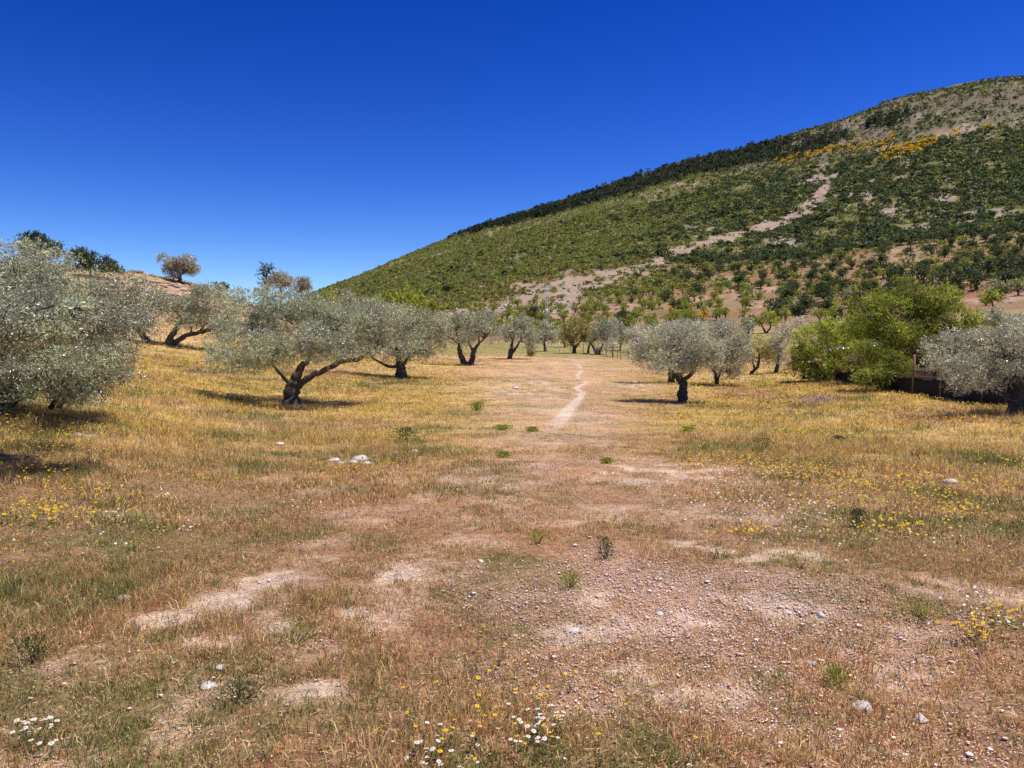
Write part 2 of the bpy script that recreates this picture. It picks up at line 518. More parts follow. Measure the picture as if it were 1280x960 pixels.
def gravelly(x, y):
    cx, cy, rx, ry, a = GZ
    dx, dy = x - cx, y - cy
    u = dx * math.cos(a) - dy * math.sin(a); v = dx * math.sin(a) + dy * math.cos(a)
    q = np.sqrt((u / rx) ** 2 + (v / ry) ** 2)
    return sstep(1.45, .5, q + (fbm(x * 1.3, y * 1.3, 57, 4) - .5) * 1.5)
def bareness(x, y):
    R = np.hypot(x, y)
    n = fbm(x * 1.6, y * 1.6, 51, 4)
    n2 = fbm(x * .5, y * .5, 61, 3)
    b = np.zeros(np.shape(x))
    for cx, cy, rx, ry, a, s in BARE:
        dx, dy = x - cx, y - cy
        u = dx * math.cos(a) - dy * math.sin(a)
        v = dx * math.sin(a) + dy * math.cos(a)
        q = np.sqrt((u / rx) ** 2 + (v / ry) ** 2)
        b = np.maximum(b, s * sstep(1.5, .55, q + (n - .5) * 1.3))
    b = b * (.15 + 1.1 * sstep(.36, .66, fbm(x * 3.5, y * 3.5, 71, 4)))
    b = np.maximum(b, .45 * sstep(.58, .72, n) * sstep(2, 6, R) * sstep(30, 14, R) * sstep(.4, .6, n2))
    b = np.maximum(b, sstep(1.35, .6, line_dist(x, y, PATH, PATHW)) * (R < 90) * sstep(15, 24, R))
    b = np.maximum(b, .66 * gravelly(x, y) * (.4 + .6 * n))
    for L in TRACKS:
        b = np.maximum(b, .66 * sstep(1.7, .2, line_dist(x, y, L, np.full(len(L), .34)) + (n - .5) * 3.2) * sstep(.36, .56, fbm(x * 4, y * 4, 73, 3)))
    return np.clip(b, 0, 1)
def stripness(x, y):
    n = fbm(x / 12, y / 12, 81, 3)
    m = fbm(x / 5, y / 9, 83, 3)
    return sstep(1.2, .7, line_dist(x, y, STRIP, STRIPW) * .95 + (n - .5) * 1.5) * (.7 + .3 * sstep(.36, .5, m))
def clear_spots(x, y):
    c = np.zeros(np.shape(x))
    n = fbm(x / 8, y / 8, 301, 3)
    for cx, cy, rx, ry, a in CLEAR:
        dx, dy = x - cx, y - cy
        u = dx * math.cos(a) - dy * math.sin(a); v = dx * math.sin(a) + dy * math.cos(a)
        c = np.maximum(c, sstep(1.5, .6, np.sqrt((u / rx) ** 2 + (v / ry) ** 2) + (n - .5) * 1.6))
    return c
def lerp(a, b, t):
    return a + (b - a) * np.asarray(t)[..., None]
SOIL = np.array([.46, .29, .18]); PALE = np.array([.64, .49, .36]); GOLD = np.array([.52, .345, .12]); RUST = np.array([.34, .185, .105])
GREEN = np.array([.13, .14, .045]); REDSOIL = np.array([.29, .15, .085]); HILLG = np.array([.24, .175, .11]); STRAW = np.array([.50, .36, .18])
def greenness(x, y):
    a = np.arctan2(x, y); R = np.hypot(x, y)
    g = sstep(.48, .68, fbm(x * .55 + 9, y * .55, 91, 4))
    g = g * (.5 + .3 * sstep(7, 14, R)) + .5 * sstep(.58, .66, fbm(x * 2.2 + 3, y * 2.2, 95, 3)) * sstep(14, 7, R) + .4 * sstep(-.12, -.4, a) * sstep(16, 8, R) + .35 * sstep(.18, .4, a) * sstep(14, 9, R) * sstep(3.6, 6, R) + .12 * sstep(4.5, 3, R)
    return np.clip(g, 0, 1)
def goldness(x, y):
    a = np.arctan2(x, y); R = np.hypot(x, y)
    side = np.abs(a - .09)
    return sstep(7, 19, R) * (.45 + .55 * sstep(.02, .2, side)) 
def tints(x, y):
    R = np.hypot(x, y); a = np.arctan2(x, y)
    base = lerp(RUST[None], GOLD[None], goldness(x, y))
    base = lerp(base, GREEN[None], greenness(x, y) * .55)
    base = lerp(base, STRAW[None], sstep(.5, .7, fbm(x * .2, y * .2, 101, 3)) * sstep(12, 25, R) * .7)
    base = lerp(base, RUST[None] * 1.35, sstep(.52, .66, fbm(x * .25 + 40, y * .25, 111, 3)) * sstep(12, 25, R) * .6)
    base = lerp(base, PALE[None] * np.array([1, .95, .9]), sstep(.16, .02, np.abs(a - .05)) * sstep(9, 20, R) * sstep(90, 60, R) * .3)
    b = bareness(x, y)
    soil = lerp(SOIL[None], PALE[None], sstep(.4, 1, b) * .8)
    base = lerp(base, soil, b)
    base = lerp(base, np.array([[.62, .49, .37]]), (.55 + .3 * fbm(x, y, 55, 2)) * sstep(1.5, .5, line_dist(x, y, PATH, PATHW)) * (R < 90) * sstep(15, 24, R))
    # hill crest on the left
    hl = sstep(55, 75, R) * sstep(-.2, -.3, a)
    cr = np.array([.43, .30, .20])
    base = lerp(base, cr[None], hl * .7)
    # beyond the meadow: green verge, red terraced soil, then grey-brown slope
    v = sstep(78, 95, R) * sstep(-.2, -.1, a)
    vg = lerp(np.array([[.22, .21, .07]]), np.array([[.38, .31, .12]]), fbm(x / 8, y / 8, 121, 3))
    base = lerp(base, vg, v)
    t = sstep(118, 140, R)
    red = lerp(REDSOIL[None], PALE[None] * .7, sstep(.45, .7, fbm(x / 7, y / 18, 131, 4)) * .5)
    base = lerp(base, red, t)
    red = lerp(red, np.array([[.21, .165, .075]]), sstep(.4, .62, fbm(x / 12 + 5, y / 12, 135, 4)) * .75)
    base = lerp(base, red, t)
    hi = sstep(280, 400, R)
    sl = lerp(np.array([[.14, .14, .055]]), np.array([[.235, .19, .105]]), sstep(.42, .68, fbm(x / 25, y / 25, 141, 4)))
    sl = lerp(sl, np.array([[.175, .14, .095]]), sstep(820, 980, R) * sstep(.27, .36, a) * .9)
    sl = lerp(sl, np.array([[.42, .34, .3]]), sstep(.6, .75, fbm(x / 15, y / 40, 151, 4)) * .6)
    base = lerp(base, sl, hi)
    cs = clear_spots(x, y) * t
    base = lerp(base, lerp(np.array([[.28, .19, .12]]), np.array([[.38, .32, .28]]), fbm(x / 5, y / 5, 165, 3)), cs * .9)
    s = stripness(x, y)
    base = lerp(base, lerp(np.array([[.31, .21, .135]]), np.array([[.36, .29, .24]]), fbm(x / 6, y / 6, 161, 3)), s * sstep(120, 150, R))
    return base, b

# ------------------------------------------------------------------ terrain meshes
def build_terrain():
    front = np.radians(np.linspace(-48, 48, 641))
    back = np.radians(np.linspace(48, 312, 89))[1:-1]
    az = np.concatenate([front, back])
    r1 = np.exp(np.linspace(math.log(1.0), math.log(130), 400))
    r2 = np.exp(np.linspace(math.log(130), math.log(6000), 330))
    def grid(rs, cap):
        A, Rr = np.meshgrid(az, rs)
        x, y = (Rr * np.sin(A)).ravel(), (Rr * np.cos(A)).ravel()
        z = gz(x, y)
        t, b = tints(x, y)
        n, m = len(rs), len(az)
        i, j = np.meshgrid(np.arange(n - 1), np.arange(m), indexing='ij')
        k = (j + 1) % m
        Q = np.stack([i * m + j, (i + 1) * m + j, (i + 1) * m + k, i * m + k], -1).reshape(-1, 4)
        V = np.stack([x, y, z], 1)
        F = [Q]
        if cap:
            V = np.vstack([V, [0, 0, float(z[:m].mean())]])
            jj = np.arange(m)
            F.append(np.stack([np.full(m, len(V) - 1), jj, (jj + 1) % m], 1))
            t = np.vstack([t, t[:1]]); b = np.append(b, 0)
        return V, F, t, b
    V, F, t, b = grid(r1, True)
    g = mesh_np("ground", V, F, M['ground'], col=t, smooth=True, attrs={'bare': b})
    tag(g, "dry meadow ground with bare pinkish patches and narrow footpath", "ground", kind='structure')
    V, F, t, b = grid(r2, False)
    g = mesh_np("mountain", V, F, M['ground'], col=t, smooth=True, attrs={'bare': b * 0})
    tag(g, "long mountain slope rising to the right behind the olive trees", "mountain", kind='structure')
build_terrain()

# ------------------------------------------------------------------ foliage
def rand_unit(n, r=None):
    v = (r or rng).normal(size=(n, 3))
    return v / (np.linalg.norm(v, axis=1)[:, None] + 1e-9)
def leaf_quads(B, D, L, W, r, flop=None):
    """rhombic leaves: base B, direction D, length L, width W"""
    n = len(B)
    S = np.cross(D, rand_unit(n, r))
    S /= np.linalg.norm(S, axis=1)[:, None] + 1e-9
    L = np.broadcast_to(L, (n,))[:, None]; W = np.broadcast_to(W, (n,))[:, None]
    mid = B + D * L * .5
    V = np.stack([B, mid + S * W * .5, B + D * L, mid - S * W * .5], 1).reshape(-1, 3)
    return V, np.arange(4 * n).reshape(-1, 4)
def crown_points(lobes, n, r, shell=.62, sub=12, subr=.36):
    """points in the crown: every lobe carries smaller lobes, the leaves sit in their outer shells"""
    lobes = np.asarray(lobes, float)
    vol = (lobes[:, 3] * lobes[:, 5]) + 1e-6
    out, od = [], []
    for l, w in zip(lobes, vol / vol.sum()):
        k = max(20, int(n * w))
        c, rad = l[:3], l[3:6]
        sc = rand_unit(sub, r)
        sc[:, 2] = sc[:, 2] * .9 + .08
        sc *= r.uniform(.4, .92, (sub, 1))
        sr = r.uniform(subr * .55, subr * 1.15, sub)
        wt = sr ** 2; wt /= wt.sum()
        idx = r.choice(sub, k, p=wt)
        d = rand_unit(k, r)
        d[:, 2] = np.where(d[:, 2] < -.7, d[:, 2] * -.6, d[:, 2])
        rr = (shell + (1 - shell) * r.random(k)) * sr[idx]
        rr *= 1 + .2 * r.normal(size=k)
        p = sc[idx] + d * rr[:, None]
        out.append(c + p * rad)
        od.append(d)
    return np.vstack(out), np.vstack(od)
PAL = {
 'olive': ([.255, .285, .12], [.51, .535, .30], [.11, .13, .05]),
 'silver': ([.38, .38, .21], [.72, .70, .50], [.16, .17, .075]),
 'bright': ([.24, .28, .045], [.42, .45, .12], [.09, .12, .02]),
 'green': ([.27, .31, .055], [.40, .43, .10], [.14, .17, .035]),
 'scrub': ([.225, .245, .06], [.34, .35, .10], [.12, .14, .04]),
 'pine': ([.04, .055, .03], [.07, .085, .045], [.022, .03, .018]),
 'dark': ([.075, .10, .038], [.13, .16, .06], [.04, .055, .022]),
 'brownish': ([.27, .25, .08], [.38, .30, .12], [.15, .13, .05]),
 'yellow': ([.70, .43, .02], [.85, .56, .03], [.12, .16, .03]),
 'brownolive': ([.24, .215, .13], [.40, .36, .24], [.12, .105, .06]),
}
def palette(kind, n, r, patch=None):
    a, b, c = (np.array(v) for v in PAL[kind])
    t = r.random(n)[:, None]
    col = np.where(t < .5, a + (b - a) * (r.random(n)[:, None]), np.where(t < .78, a, c))
    col = col * r.uniform(.8, 1.2, (n, 1))
    return col
def bez(p, q, n, sag, r):
    t = np.linspace(0, 1, n)[:, None]
    p, q = np.asarray(p, float), np.asarray(q, float)
    L = np.linalg.norm(q - p)
    off = r.normal(size=3) * L * sag
    P = p + (q - p) * t + off * (np.sin(t * PI))
    P[1:-1] += r.normal(size=(n - 2, 3)) * L * .022
    return P
def tree(name, label, cat, kind, bx, by, R, lobes, trunks, leafk=1.0, cover=2.2, group=None, seed=1, bark='bark', mat=None, droop=.25, sub=12, twigs=14, extra_base=None, depthk=1.0):
    """lobes: (px, py, rx, ry, depth offset in m); trunks: polylines of (px, py, depth offset, radius in px)"""
    r = np.random.default_rng(seed)
    base = gpt(bx, R)
    dz = base[2] - pt(bx, by, R)[2]
    s = R / 960
    hidden = abs(dz) * 960 / R > 5
    if hidden:
        dz = 0.0
    def W(px, py, dd): return pt(px, py, R + dd) + [0, 0, dz] - base
    lw = []
    for l in lobes:
        px, py, rx, ry = l[:4]
        dd = (l[4] if len(l) > 4 else 0) * (2.2 if R > 20 else 1.2)
        dd += r.uniform(-.45, .45) * rx * s * depthk
        rd = (rx * .6 + ry * .4) * s * depthk * 1.3
        lw.append((*W(px, py + ry * .14, dd), 1.06 * rx * s, rd, 1.12 * ry * s))
    root = empty(name, base)
    tag(root, label, cat, group)
    mb = MB()
    ends = []
    for t in trunks:
        P = np.array([W(a, b, c) for a, b, c, _ in t])
        if hidden:
            P[0, 2] = min(0.0, P[1, 2] - .3)
        rad = np.array([q * s * .84 for *_, q in t])
        # resample along the polyline
        k = max(6, 4 * (len(P) - 1) + 1)
        u = np.linspace(0, len(P) - 1, k)
        PP = np.stack([np.interp(u, np.arange(len(P)), P[:, i]) for i in range(3)], 1)
        ker = np.array([.25, .5, .25])
        for i in range(3): PP[1:-1, i] = np.convolve(PP[:, i], ker, 'valid')
        RR = np.interp(u, np.arange(len(P)), rad)
        RR = RR * (1 + r.uniform(-.1, .1, k))
        if abs(t[0][1] - by) < 3:
            RR[0] *= 1.35; PP[0, 2] -= .15
        PP[1:-1] += r.normal(size=(k - 2, 3)) * RR[1:-1, None] * .14
        mb.tube(PP, RR, 10, rough=.16, rs=r)
        for q in range(len(P) // 2, len(P)): ends.append((P[q], rad[q]))
    lw = np.array(lw)
    # limbs from the trunk ends into every lobe, twigs inside the lobe
    for l in lw:
        c = l[:3]
        e = min(ends, key=lambda a: np.linalg.norm(a[0] - c))
        r0 = max(.018, min(e[1] * .75, .4 * s * 12))
        B = bez(e[0], c + [0, 0, -.1 * l[5]], 8, .08, r)
        mb.tube(B, np.linspace(r0, r0 * .35, 8), 6, rough=.1, rs=r)
        for q in range(twigs):
            st = B[r.integers(3, 8)]
            d = rand_unit(1, r)[0]; d[2] = abs(d[2]) * .8 - .1
            en = c + d * l[3:6] * r.uniform(.55, .88)
            mb.tube(bez(st, en, 5, .1, r), np.linspace(r0 * .35, .004, 5), 4)
    mb.build("trunk", M[bark], root, smooth=True)
    area = sum(PI * a * b for a, b in zip(lw[:, 3], lw[:, 5])) * .75
    L = (R * .0021 + .014) * leafk
    Wd = L * (.30 if kind in ('olive', 'silver', 'brownolive') else .5)
    n = int(min(190000, max(900, 1.2 * cover * area / (L * Wd * .5))))
    nc = n // 7
    C, D = crown_points(lw, nc, r, sub=sub)
    tw = D * .6 + rand_unit(len(C), r) * .6 + np.array([0, 0, .25 - droop])
    tw /= np.linalg.norm(tw, axis=1)[:, None]
    k = 7
    B = np.repeat(C, k, 0) + np.repeat(tw, k, 0) * (np.tile(np.arange(k), len(C))[:, None] * L * .32)
    LD = np.repeat(tw, k, 0) * .75 + rand_unit(len(B), r) * .75
    LD /= np.linalg.norm(LD, axis=1)[:, None]
    V, Q = leaf_quads(B, LD, L * r.uniform(.7, 1.25, len(B)), Wd * r.uniform(.8, 1.2, len(B)), r)
    col = palette(kind, len(C), r)
    # foliage brightness varies from clump to clump
    pn = vnoise(C[:, 0] * 1.7 + C[:, 2] * 1.3, C[:, 1] * 1.7 - C[:, 2], seed)
    col = col * (.6 + .8 * sstep(.25, .75, pn))[:, None]
    col = np.repeat(np.repeat(col, k, 0) * r.uniform(.85, 1.15, (len(B), 1)), 4, 0)
    m = mat or ('olive' if kind in ('olive', 'silver', 'brownolive') else 'green')
    mesh_np("crown", V, Q, M[m], col=col, parent=root)
    return root

# ------------------------------------------------------------------ the olive trees of the meadow
OLV = "olive tree"
tree("olive_tree", "largest olive tree at the left edge, its silvery branches hanging to the grass", OLV, 'olive', 2, 492, 15.5,
     [(20, 350, 60, 42, -.3), (-60, 370, 80, 60, 0), (75, 375, 62, 44, .2), (125, 400, 50, 40, -.1), (60, 430, 62, 40, -.9), (140, 440, 40, 30, .1), (105, 460, 50, 30, -.5), (30, 470, 40, 22, -.9),
      (-40, 440, 60, 50, -.5), (150, 368, 34, 26, .5), (-10, 330, 50, 26, .6), (60, 335, 36, 20, .3), (100, 480, 28, 16, -.6), (-80, 480, 50, 30, .3), (35, 478, 44, 24, -.5), (85, 490, 42, 16, -.8), (5, 488, 36, 22, -.8), (128, 470, 30, 20, -.3), (60, 400, 60, 30, -.9)],
     [[(2, 492, 0, 14), (0, 465, 0, 12), (6, 435, -.1, 10), (16, 405, -.1, 8), (18, 370, 0, 5)],
      [(6, 440, -.1, 6), (38, 432, -.4, 4.5), (62, 452, -.7, 3.2), (70, 478, -.8, 1.8)],
      [(10, 425, 0, 5), (60, 420, .1, 4), (110, 402, .1, 3), (140, 385, .1, 1.6)],
      [(2, 460, 0, 6), (-40, 430, .1, 5), (-70, 390, .1, 3)],
      [(60, 438, -.1, 3), (100, 455, -.3, 2.4), (118, 480, -.4, 1.4), (130, 498, -.4, .7)],
      [(70, 437, 0, 3), (120, 437, .1, 2.4), (160, 430, .1, 1.2)]], seed=11, cover=2.1, sub=14, leafk=1.05)
tree("olive_tree", "near olive tree mostly out of view at the left edge, shading the grass", OLV, 'olive', -150, 600, 10.5,
     [(-150, 400, 110, 60, 0), (-60, 395, 80, 45, 0), (-10, 400, 60, 34, -.1), (-200, 430, 90, 60, .2), (35, 408, 52, 26, 0), (100, 405, 50, 24, .1), (130, 412, 36, 20, -.2), (165, 404, 30, 17, .1), (110, 395, 44, 22, -.7), (110, 398, 44, 20, .8), (20, 400, 60, 24, -.8), (40, 385, 60, 26, .5), (-60, 350, 60, 30, .3)],
     [[(-150, 600, 0, 20), (-145, 540, 0, 16), (-150, 470, 0, 11), (-120, 410, 0, 6)], [(-146, 500, 0, 9), (-90, 440, 0, 6), (-30, 410, 0, 3)]], seed=12, cover=2.4, sub=12, leafk=1.1)
tree("olive_tree", "spreading olive tree on the left with a forked trunk and a long limb reaching right", OLV, 'olive', 363, 510, 28,
     [(300, 436, 38, 28, -.3), (335, 402, 48, 36, .3), (385, 404, 50, 34, .5), (350, 386, 42, 22, .2), (430, 410, 48, 38, .4), (470, 425, 34, 28, 0), (372, 432, 58, 24, -.8), (320, 452, 36, 14, -.2), (412, 440, 30, 16, -.6), (290, 412, 26, 20, .2), (300, 452, 34, 15, -.4), (340, 446, 30, 16, -.9), (395, 436, 34, 20, -.9), (440, 444, 26, 12, -.3), (480, 400, 26, 22, .6), (455, 392, 30, 22, .4), (400, 388, 30, 15, .5)],
     [[(363, 510, 0, 12.5), (364, 496, 0, 10.5), (367, 482, 0, 8.5), (373, 470, 0, 6), (377, 462, 0, 5.2)],
      [(377, 463, 0, 4.6), (385, 455, 0, 3), (390, 444, 0, 2.4), (388, 420, .2, 1.6)],
      [(368, 490, 0, 5.5), (380, 480, -.1, 4.4), (398, 471, -.2, 4), (413, 464, -.2, 3.6), (425, 456, -.1, 3.4), (446, 454, 0, 2.8), (462, 445, 0, 2.2), (472, 436, 0, 1.4)],
      [(364, 486, 0, 3.2), (354, 474, -.1, 2.2), (345, 465, -.2, 1.8), (336, 452, -.2, 1.4), (322, 440, -.2, 1)],
      [(413, 464, -.2, 2.4), (423, 454, -.2, 2), (425, 444, -.2, 1.2)],
      [(330, 455, -.3, .9), (300, 462, -.4, .7), (285, 466, -.4, .5)]], seed=13, sub=13)
tree("olive_tree", "broad olive tree with a short dark stump of a trunk, right of the forked one", OLV, 'olive', 500, 473, 45,
     [(455, 410, 40, 27, .3), (505, 410, 44, 27, .2), (540, 410, 24, 26, 0), (495, 432, 42, 20, -.6), (432, 394, 34, 16, .6), (530, 434, 24, 18, -.2), (475, 393, 28, 14, .5), (515, 394, 24, 12, .3)],
     [[(500, 474, 0, 10), (501, 466, 0, 8.5), (500, 458, 0, 6.5), (498, 446, 0, 4)],
      [(498, 458, 0, 2.6), (485, 458, -.2, 2), (474, 452, -.3, 1.7), (464, 446, -.2, 1.3)],
      [(502, 458, 0, 3), (510, 448, 0, 2), (516, 436, 0, 1.3)]], seed=14)
tree("olive_tree", "low olive tree on the left slope whose split trunk spreads two thick limbs", OLV, 'olive', 210, 435, 54,
     [(205, 382, 24, 16, 0), (240, 386, 30, 19, .1), (275, 392, 24, 22, 0), (262, 372, 26, 14, .4), (225, 402, 22, 12, -.4), (188, 372, 14, 12, .3), (165, 392, 22, 16, .2), (150, 405, 18, 14, 0), (292, 378, 18, 16, .3), (255, 405, 22, 10, -.3)],
     [[(214, 437, 0, 6), (212, 428, 0, 5), (217, 420, 0, 4), (223, 410, 0, 2.8), (228, 404, 0, 1.8)],
      [(216, 432, 0, 3.5), (232, 422, 0, 3), (250, 418, .1, 2.6), (265, 415, .1, 2.6), (280, 405, .1, 1.8)],
      [(208, 438, 0, 6), (196, 436, 0, 5.5), (186, 432, 0, 4.2), (178, 420, .1, 3.4), (170, 412, .2, 2.6), (158, 404, .2, 1.4)],
      [(238, 420, 0, 1.2), (240, 410, 0, 1)], [(248, 418, 0, 1.6), (258, 408, 0, 1.2)]], seed=15)
tree("olive_tree", "twin-trunked olive tree left of the path, its two stems forming a V", OLV, 'olive', 586, 457, 62,
     [(560, 415, 16, 26, -.1), (590, 408, 22, 17, .1), (612, 412, 19, 20, 0), (580, 425, 16, 12, -.3), (603, 396, 18, 9, .3), (572, 402, 14, 11, 0)],
     [[(581, 457, 0, 4.6), (577, 448, 0, 3.8), (574, 440, 0, 3.2), (573, 430, 0, 2)],
      [(589, 457, 0, 5), (590, 446, 0, 4), (593, 438, 0, 3.2), (599, 430, 0, 2)],
      [(591, 440, 0, 2.2), (586, 430, 0, 1.6)]], seed=16)
tree("olive_tree", "rounded olive tree with two crossing stems, nearest the left side of the footpath", OLV, 'olive', 638, 450, 75,
     [(645, 410, 17, 13, 0), (660, 416, 13, 17, 0), (636, 420, 11, 12, 0), (652, 402, 15, 7, .3), (664, 432, 8, 10, -.2)],
     [[(637, 450, 0, 3.8), (638, 441, 0, 3), (640, 434, 0, 2.2), (641, 426, 0, 1.6)],
      [(638, 447, 0, 2.6), (642, 440, 0, 2.2), (646, 435, 0, 1.5), (650, 428, 0, 1)]], seed=17)
tree("olive_tree", "round-crowned olive tree standing alone right of the footpath on a thick curved trunk", OLV, 'silver', 853, 502, 34,
     [(818, 436, 32, 24, 0), (838, 420, 36, 23, .1), (872, 432, 30, 27, 0), (885, 448, 18, 16, 0), (845, 448, 36, 20, -.6), (825, 452, 26, 12, -.3), (860, 455, 20, 16, -.2), (852, 412, 30, 12, .3), (800, 440, 14, 15, 0)],
     [[(853, 503, 0, 7.5), (852, 492, 0, 6.5), (855, 482, 0, 5.6), (850, 474, 0, 5.2), (846, 466, 0, 3.4)],
      [(852, 476, 0, 3.6), (862, 470, 0, 3), (868, 462, 0, 2.4), (874, 450, 0, 1.5)],
      [(850, 473, 0, 2.6), (856, 460, 0, 1.4), (852, 448, 0, 1.2), (866, 432, 0, .8)],
      [(848, 474, 0, 3), (838, 464, 0, 2), (828, 455, 0, 1.2)]], seed=18)
tree("olive_tree", "pale olive tree close behind the round-crowned one, its trunk base just left of it", OLV, 'silver', 839, 477, 46,
     [(815, 413, 26, 14, 0), (845, 408, 26, 13, .2), (880, 412, 24, 16, .2), (800, 425, 16, 18, 0)],
     [[(840, 478, 0, 5.5), (840, 468, 0, 4.4), (838, 455, 0, 3.4), (842, 430, 0, 2)]], seed=19)
tree("olive_tree", "silver olive tree with low leaves brushing the grass, right of the round-crowned one", OLV, 'silver', 896, 475, 45,
     [(905, 430, 26, 24, 0), (922, 445, 16, 22, -.1), (890, 448, 18, 18, -.2), (912, 460, 18, 12, -.3), (900, 412, 22, 12, .3), (926, 425, 12, 14, .1)],
     [[(896, 475, 0, 2.6), (895, 467, 0, 2.4), (889, 460, 0, 1.5), (884, 452, 0, 1)], [(896, 470, 0, 1.8), (901, 462, 0, 1.3), (908, 450, 0, 1)]], seed=20)
tree("olive_tree", "yellow-green olive tree on a leaning bent trunk, right of the silver one", OLV, 'brownish', 938, 470, 57,
     [(950, 436, 15, 13, 0), (960, 443, 8, 10, 0), (942, 446, 10, 9, 0)],
     [[(937, 471, 0, 2.6), (942, 465, 0, 2.2), (947, 461, 0, 2.2), (949, 452, 0, 1.8), (949, 445, 0, 1.2)],
      [(944, 463, 0, 1.8), (941, 456, 0, 1.4), (940, 448, 0, 1)]], seed=21, mat='green')
tree("olive_tree", "narrow grey olive tree beside the green bushes on the right, two crown tiers", OLV, 'silver', 971, 467, 58,
     [(970, 446, 11, 11, 0), (972, 425, 10, 14, .3), (985, 412, 12, 12, .6), (1000, 404, 10, 9, .8), (974, 436, 9, 8, 0)],
     [[(971, 468, 0, 3.2), (971, 460, 0, 2.6), (972, 452, 0, 1.8), (975, 435, .3, 1.2)]], seed=22)
tree("olive_tree", "grey-leaved olive tree cut by the right edge, hanging over the dark netting", OLV, 'silver', 1272, 519, 25,
     [(1176, 436, 18, 12, 0), (1190, 418, 14, 9, .2), (1205, 448, 32, 24, 0), (1168, 452, 12, 10, -.2), (1245, 440, 38, 30, .1), (1285, 445, 40, 36, .2), (1225, 470, 32, 18, -.4), (1195, 462, 20, 14, -.2), (1262, 468, 26, 18, -.3), (1330, 440, 50, 45, 0), (1240, 415, 36, 12, .4), (1205, 478, 20, 10, -.3), (1300, 410, 40, 16, .3)],
     [[(1272, 522, 0, 14), (1276, 505, 0, 11), (1278, 488, 0, 8), (1270, 465, 0, 5)],
      [(1276, 500, 0, 4), (1255, 492, -.2, 2.6), (1235, 478, -.3, 2), (1215, 468, -.3, 1.4)],
      [(1290, 505, -.2, 2.5), (1275, 505, -.5, 2), (1250, 494, -.5, 1.2), (1238, 483, -.5, .7)],
      [(1278, 490, 0, 5), (1310, 460, 0, 3), (1330, 440, 0, 2)]], seed=23, cover=2.0)

# trees of the far side of the meadow
GF = "trees along the far edge of the meadow"
tree("olive_tree", "grey olive tree at the foot of the concrete power pole", OLV, 'olive', 682, 438, 100,
     [(684, 415, 10, 10, 0), (674, 420, 8, 9, 0), (691, 420, 8, 8, 0), (683, 404, 8, 6, .4)], [[(681, 438, 0, 2.3), (681, 431, 0, 1.9), (680, 425, 0, 1.3)]], seed=31, group=GF)
tree("almond_tree", "brown-green tree with a low fork, left of the far olives where the path ends", "tree", 'brownish', 718, 441, 94,
     [(716, 408, 14, 10, 0), (708, 418, 10, 11, 0), (728, 418, 11, 12, 0), (718, 420, 13, 12, -.4), (735, 410, 7, 7, 0)],
     [[(718, 441, 0, 3), (718, 434, 0, 2.4), (713, 428, 0, 1.5), (709, 420, 0, 1)], [(718, 436, 0, 2), (724, 428, 0, 1.5), (730, 420, 0, .9)]], seed=32, group=GF)
tree("olive_tree", "small pale olive tree left of the brown-green tree at the far fence", OLV, 'olive', 706, 436, 112,
     [(705, 422, 7, 8, 0), (699, 418, 6, 7, 0)], [[(706, 436, 0, 1.5), (705, 428, 0, 1)]], seed=33, group=GF)
tree("olive_tree", "slim dark olive tree just right of the brown-green tree", OLV, 'olive', 736, 441, 95,
     [(738, 420, 8, 9, 0), (744, 412, 8, 8, .2)], [[(735, 441, 0, 1.9), (736, 433, 0, 1.5), (738, 426, 0, 1)]], seed=34, group=GF)
tree("olive_tree", "many-stemmed grey olive tree with a dark skirt at its base, by the far fence", OLV, 'olive', 747, 442, 92,
     [(750, 412, 13, 11, 0), (760, 418, 11, 12, 0), (744, 422, 10, 9, 0), (748, 438, 6, 4, 0), (756, 404, 10, 7, .3)],
     [[(745, 442, 0, 2), (743, 434, 0, 1.6), (738, 428, 0, 1.1)], [(748, 442, 0, 2), (752, 433, 0, 1.4), (756, 425, 0, 1)]], seed=35, group=GF)
tree("olive_tree", "smallest olive tree, a thin-stemmed sapling in front of the far fence", OLV, 'silver', 765, 445, 86,
     [(765, 429, 8, 6, 0), (762, 434, 5, 4, 0), (769, 433, 5, 4, 0)], [[(766, 445, 0, 1), (766, 438, 0, .7), (765, 432, 0, .5)]], seed=36, group=GF)
for i, (bx, by, R, w, h, lab) in enumerate([
    (775, 440, 104, 14, 16, "grey olive tree with hidden trunk right of the sapling"),
    (795, 440, 100, 14, 18, "bushy grey olive tree left of the round-crowned olive's crown"),
    (768, 420, 125, 12, 9, "bluish round olive crown showing above the far olives, below the red bank"),
    (860, 425, 120, 16, 10, "grey olive treetop rising behind the silver olives"),
    (905, 425, 118, 18, 12, "grey olive treetop right of the yellow broom bushes"),
    (935, 420, 112, 11, 11, "dull olive treetop above the leaning olive tree"),
    (652, 420, 130, 9, 7, "small green-grey treetop just left of the power pole"),
    (875, 428, 112, 14, 11, "pale olive treetop straight behind the round-crowned olive"),
    (1243, 415, 78, 20, 13, "grey olive tree right of the tall bright green tree"),
    (1275, 418, 74, 16, 12, "dark grey olive treetop at the right edge over the grey-leaved olive")]):
    tree("olive_tree", lab, OLV, 'olive' if i != 1 else 'silver', bx, by, R,
         [(bx - w * .4, by - h * 1.25, w * .62, h * .6, 0), (bx + w * .4, by - h * 1.2, w * .6, h * .62, 0), (bx, by - h * 1.6, w * .6, h * .5, .2), (bx, by - h * .9, w * .55, h * .5, -.3)],
         [[(bx, by, 0, 1.8), (bx + 1, by - h * .6, 0, 1.3), (bx - 1, by - h * 1.1, 0, .8)]], seed=40 + i, group=GF, sub=7)
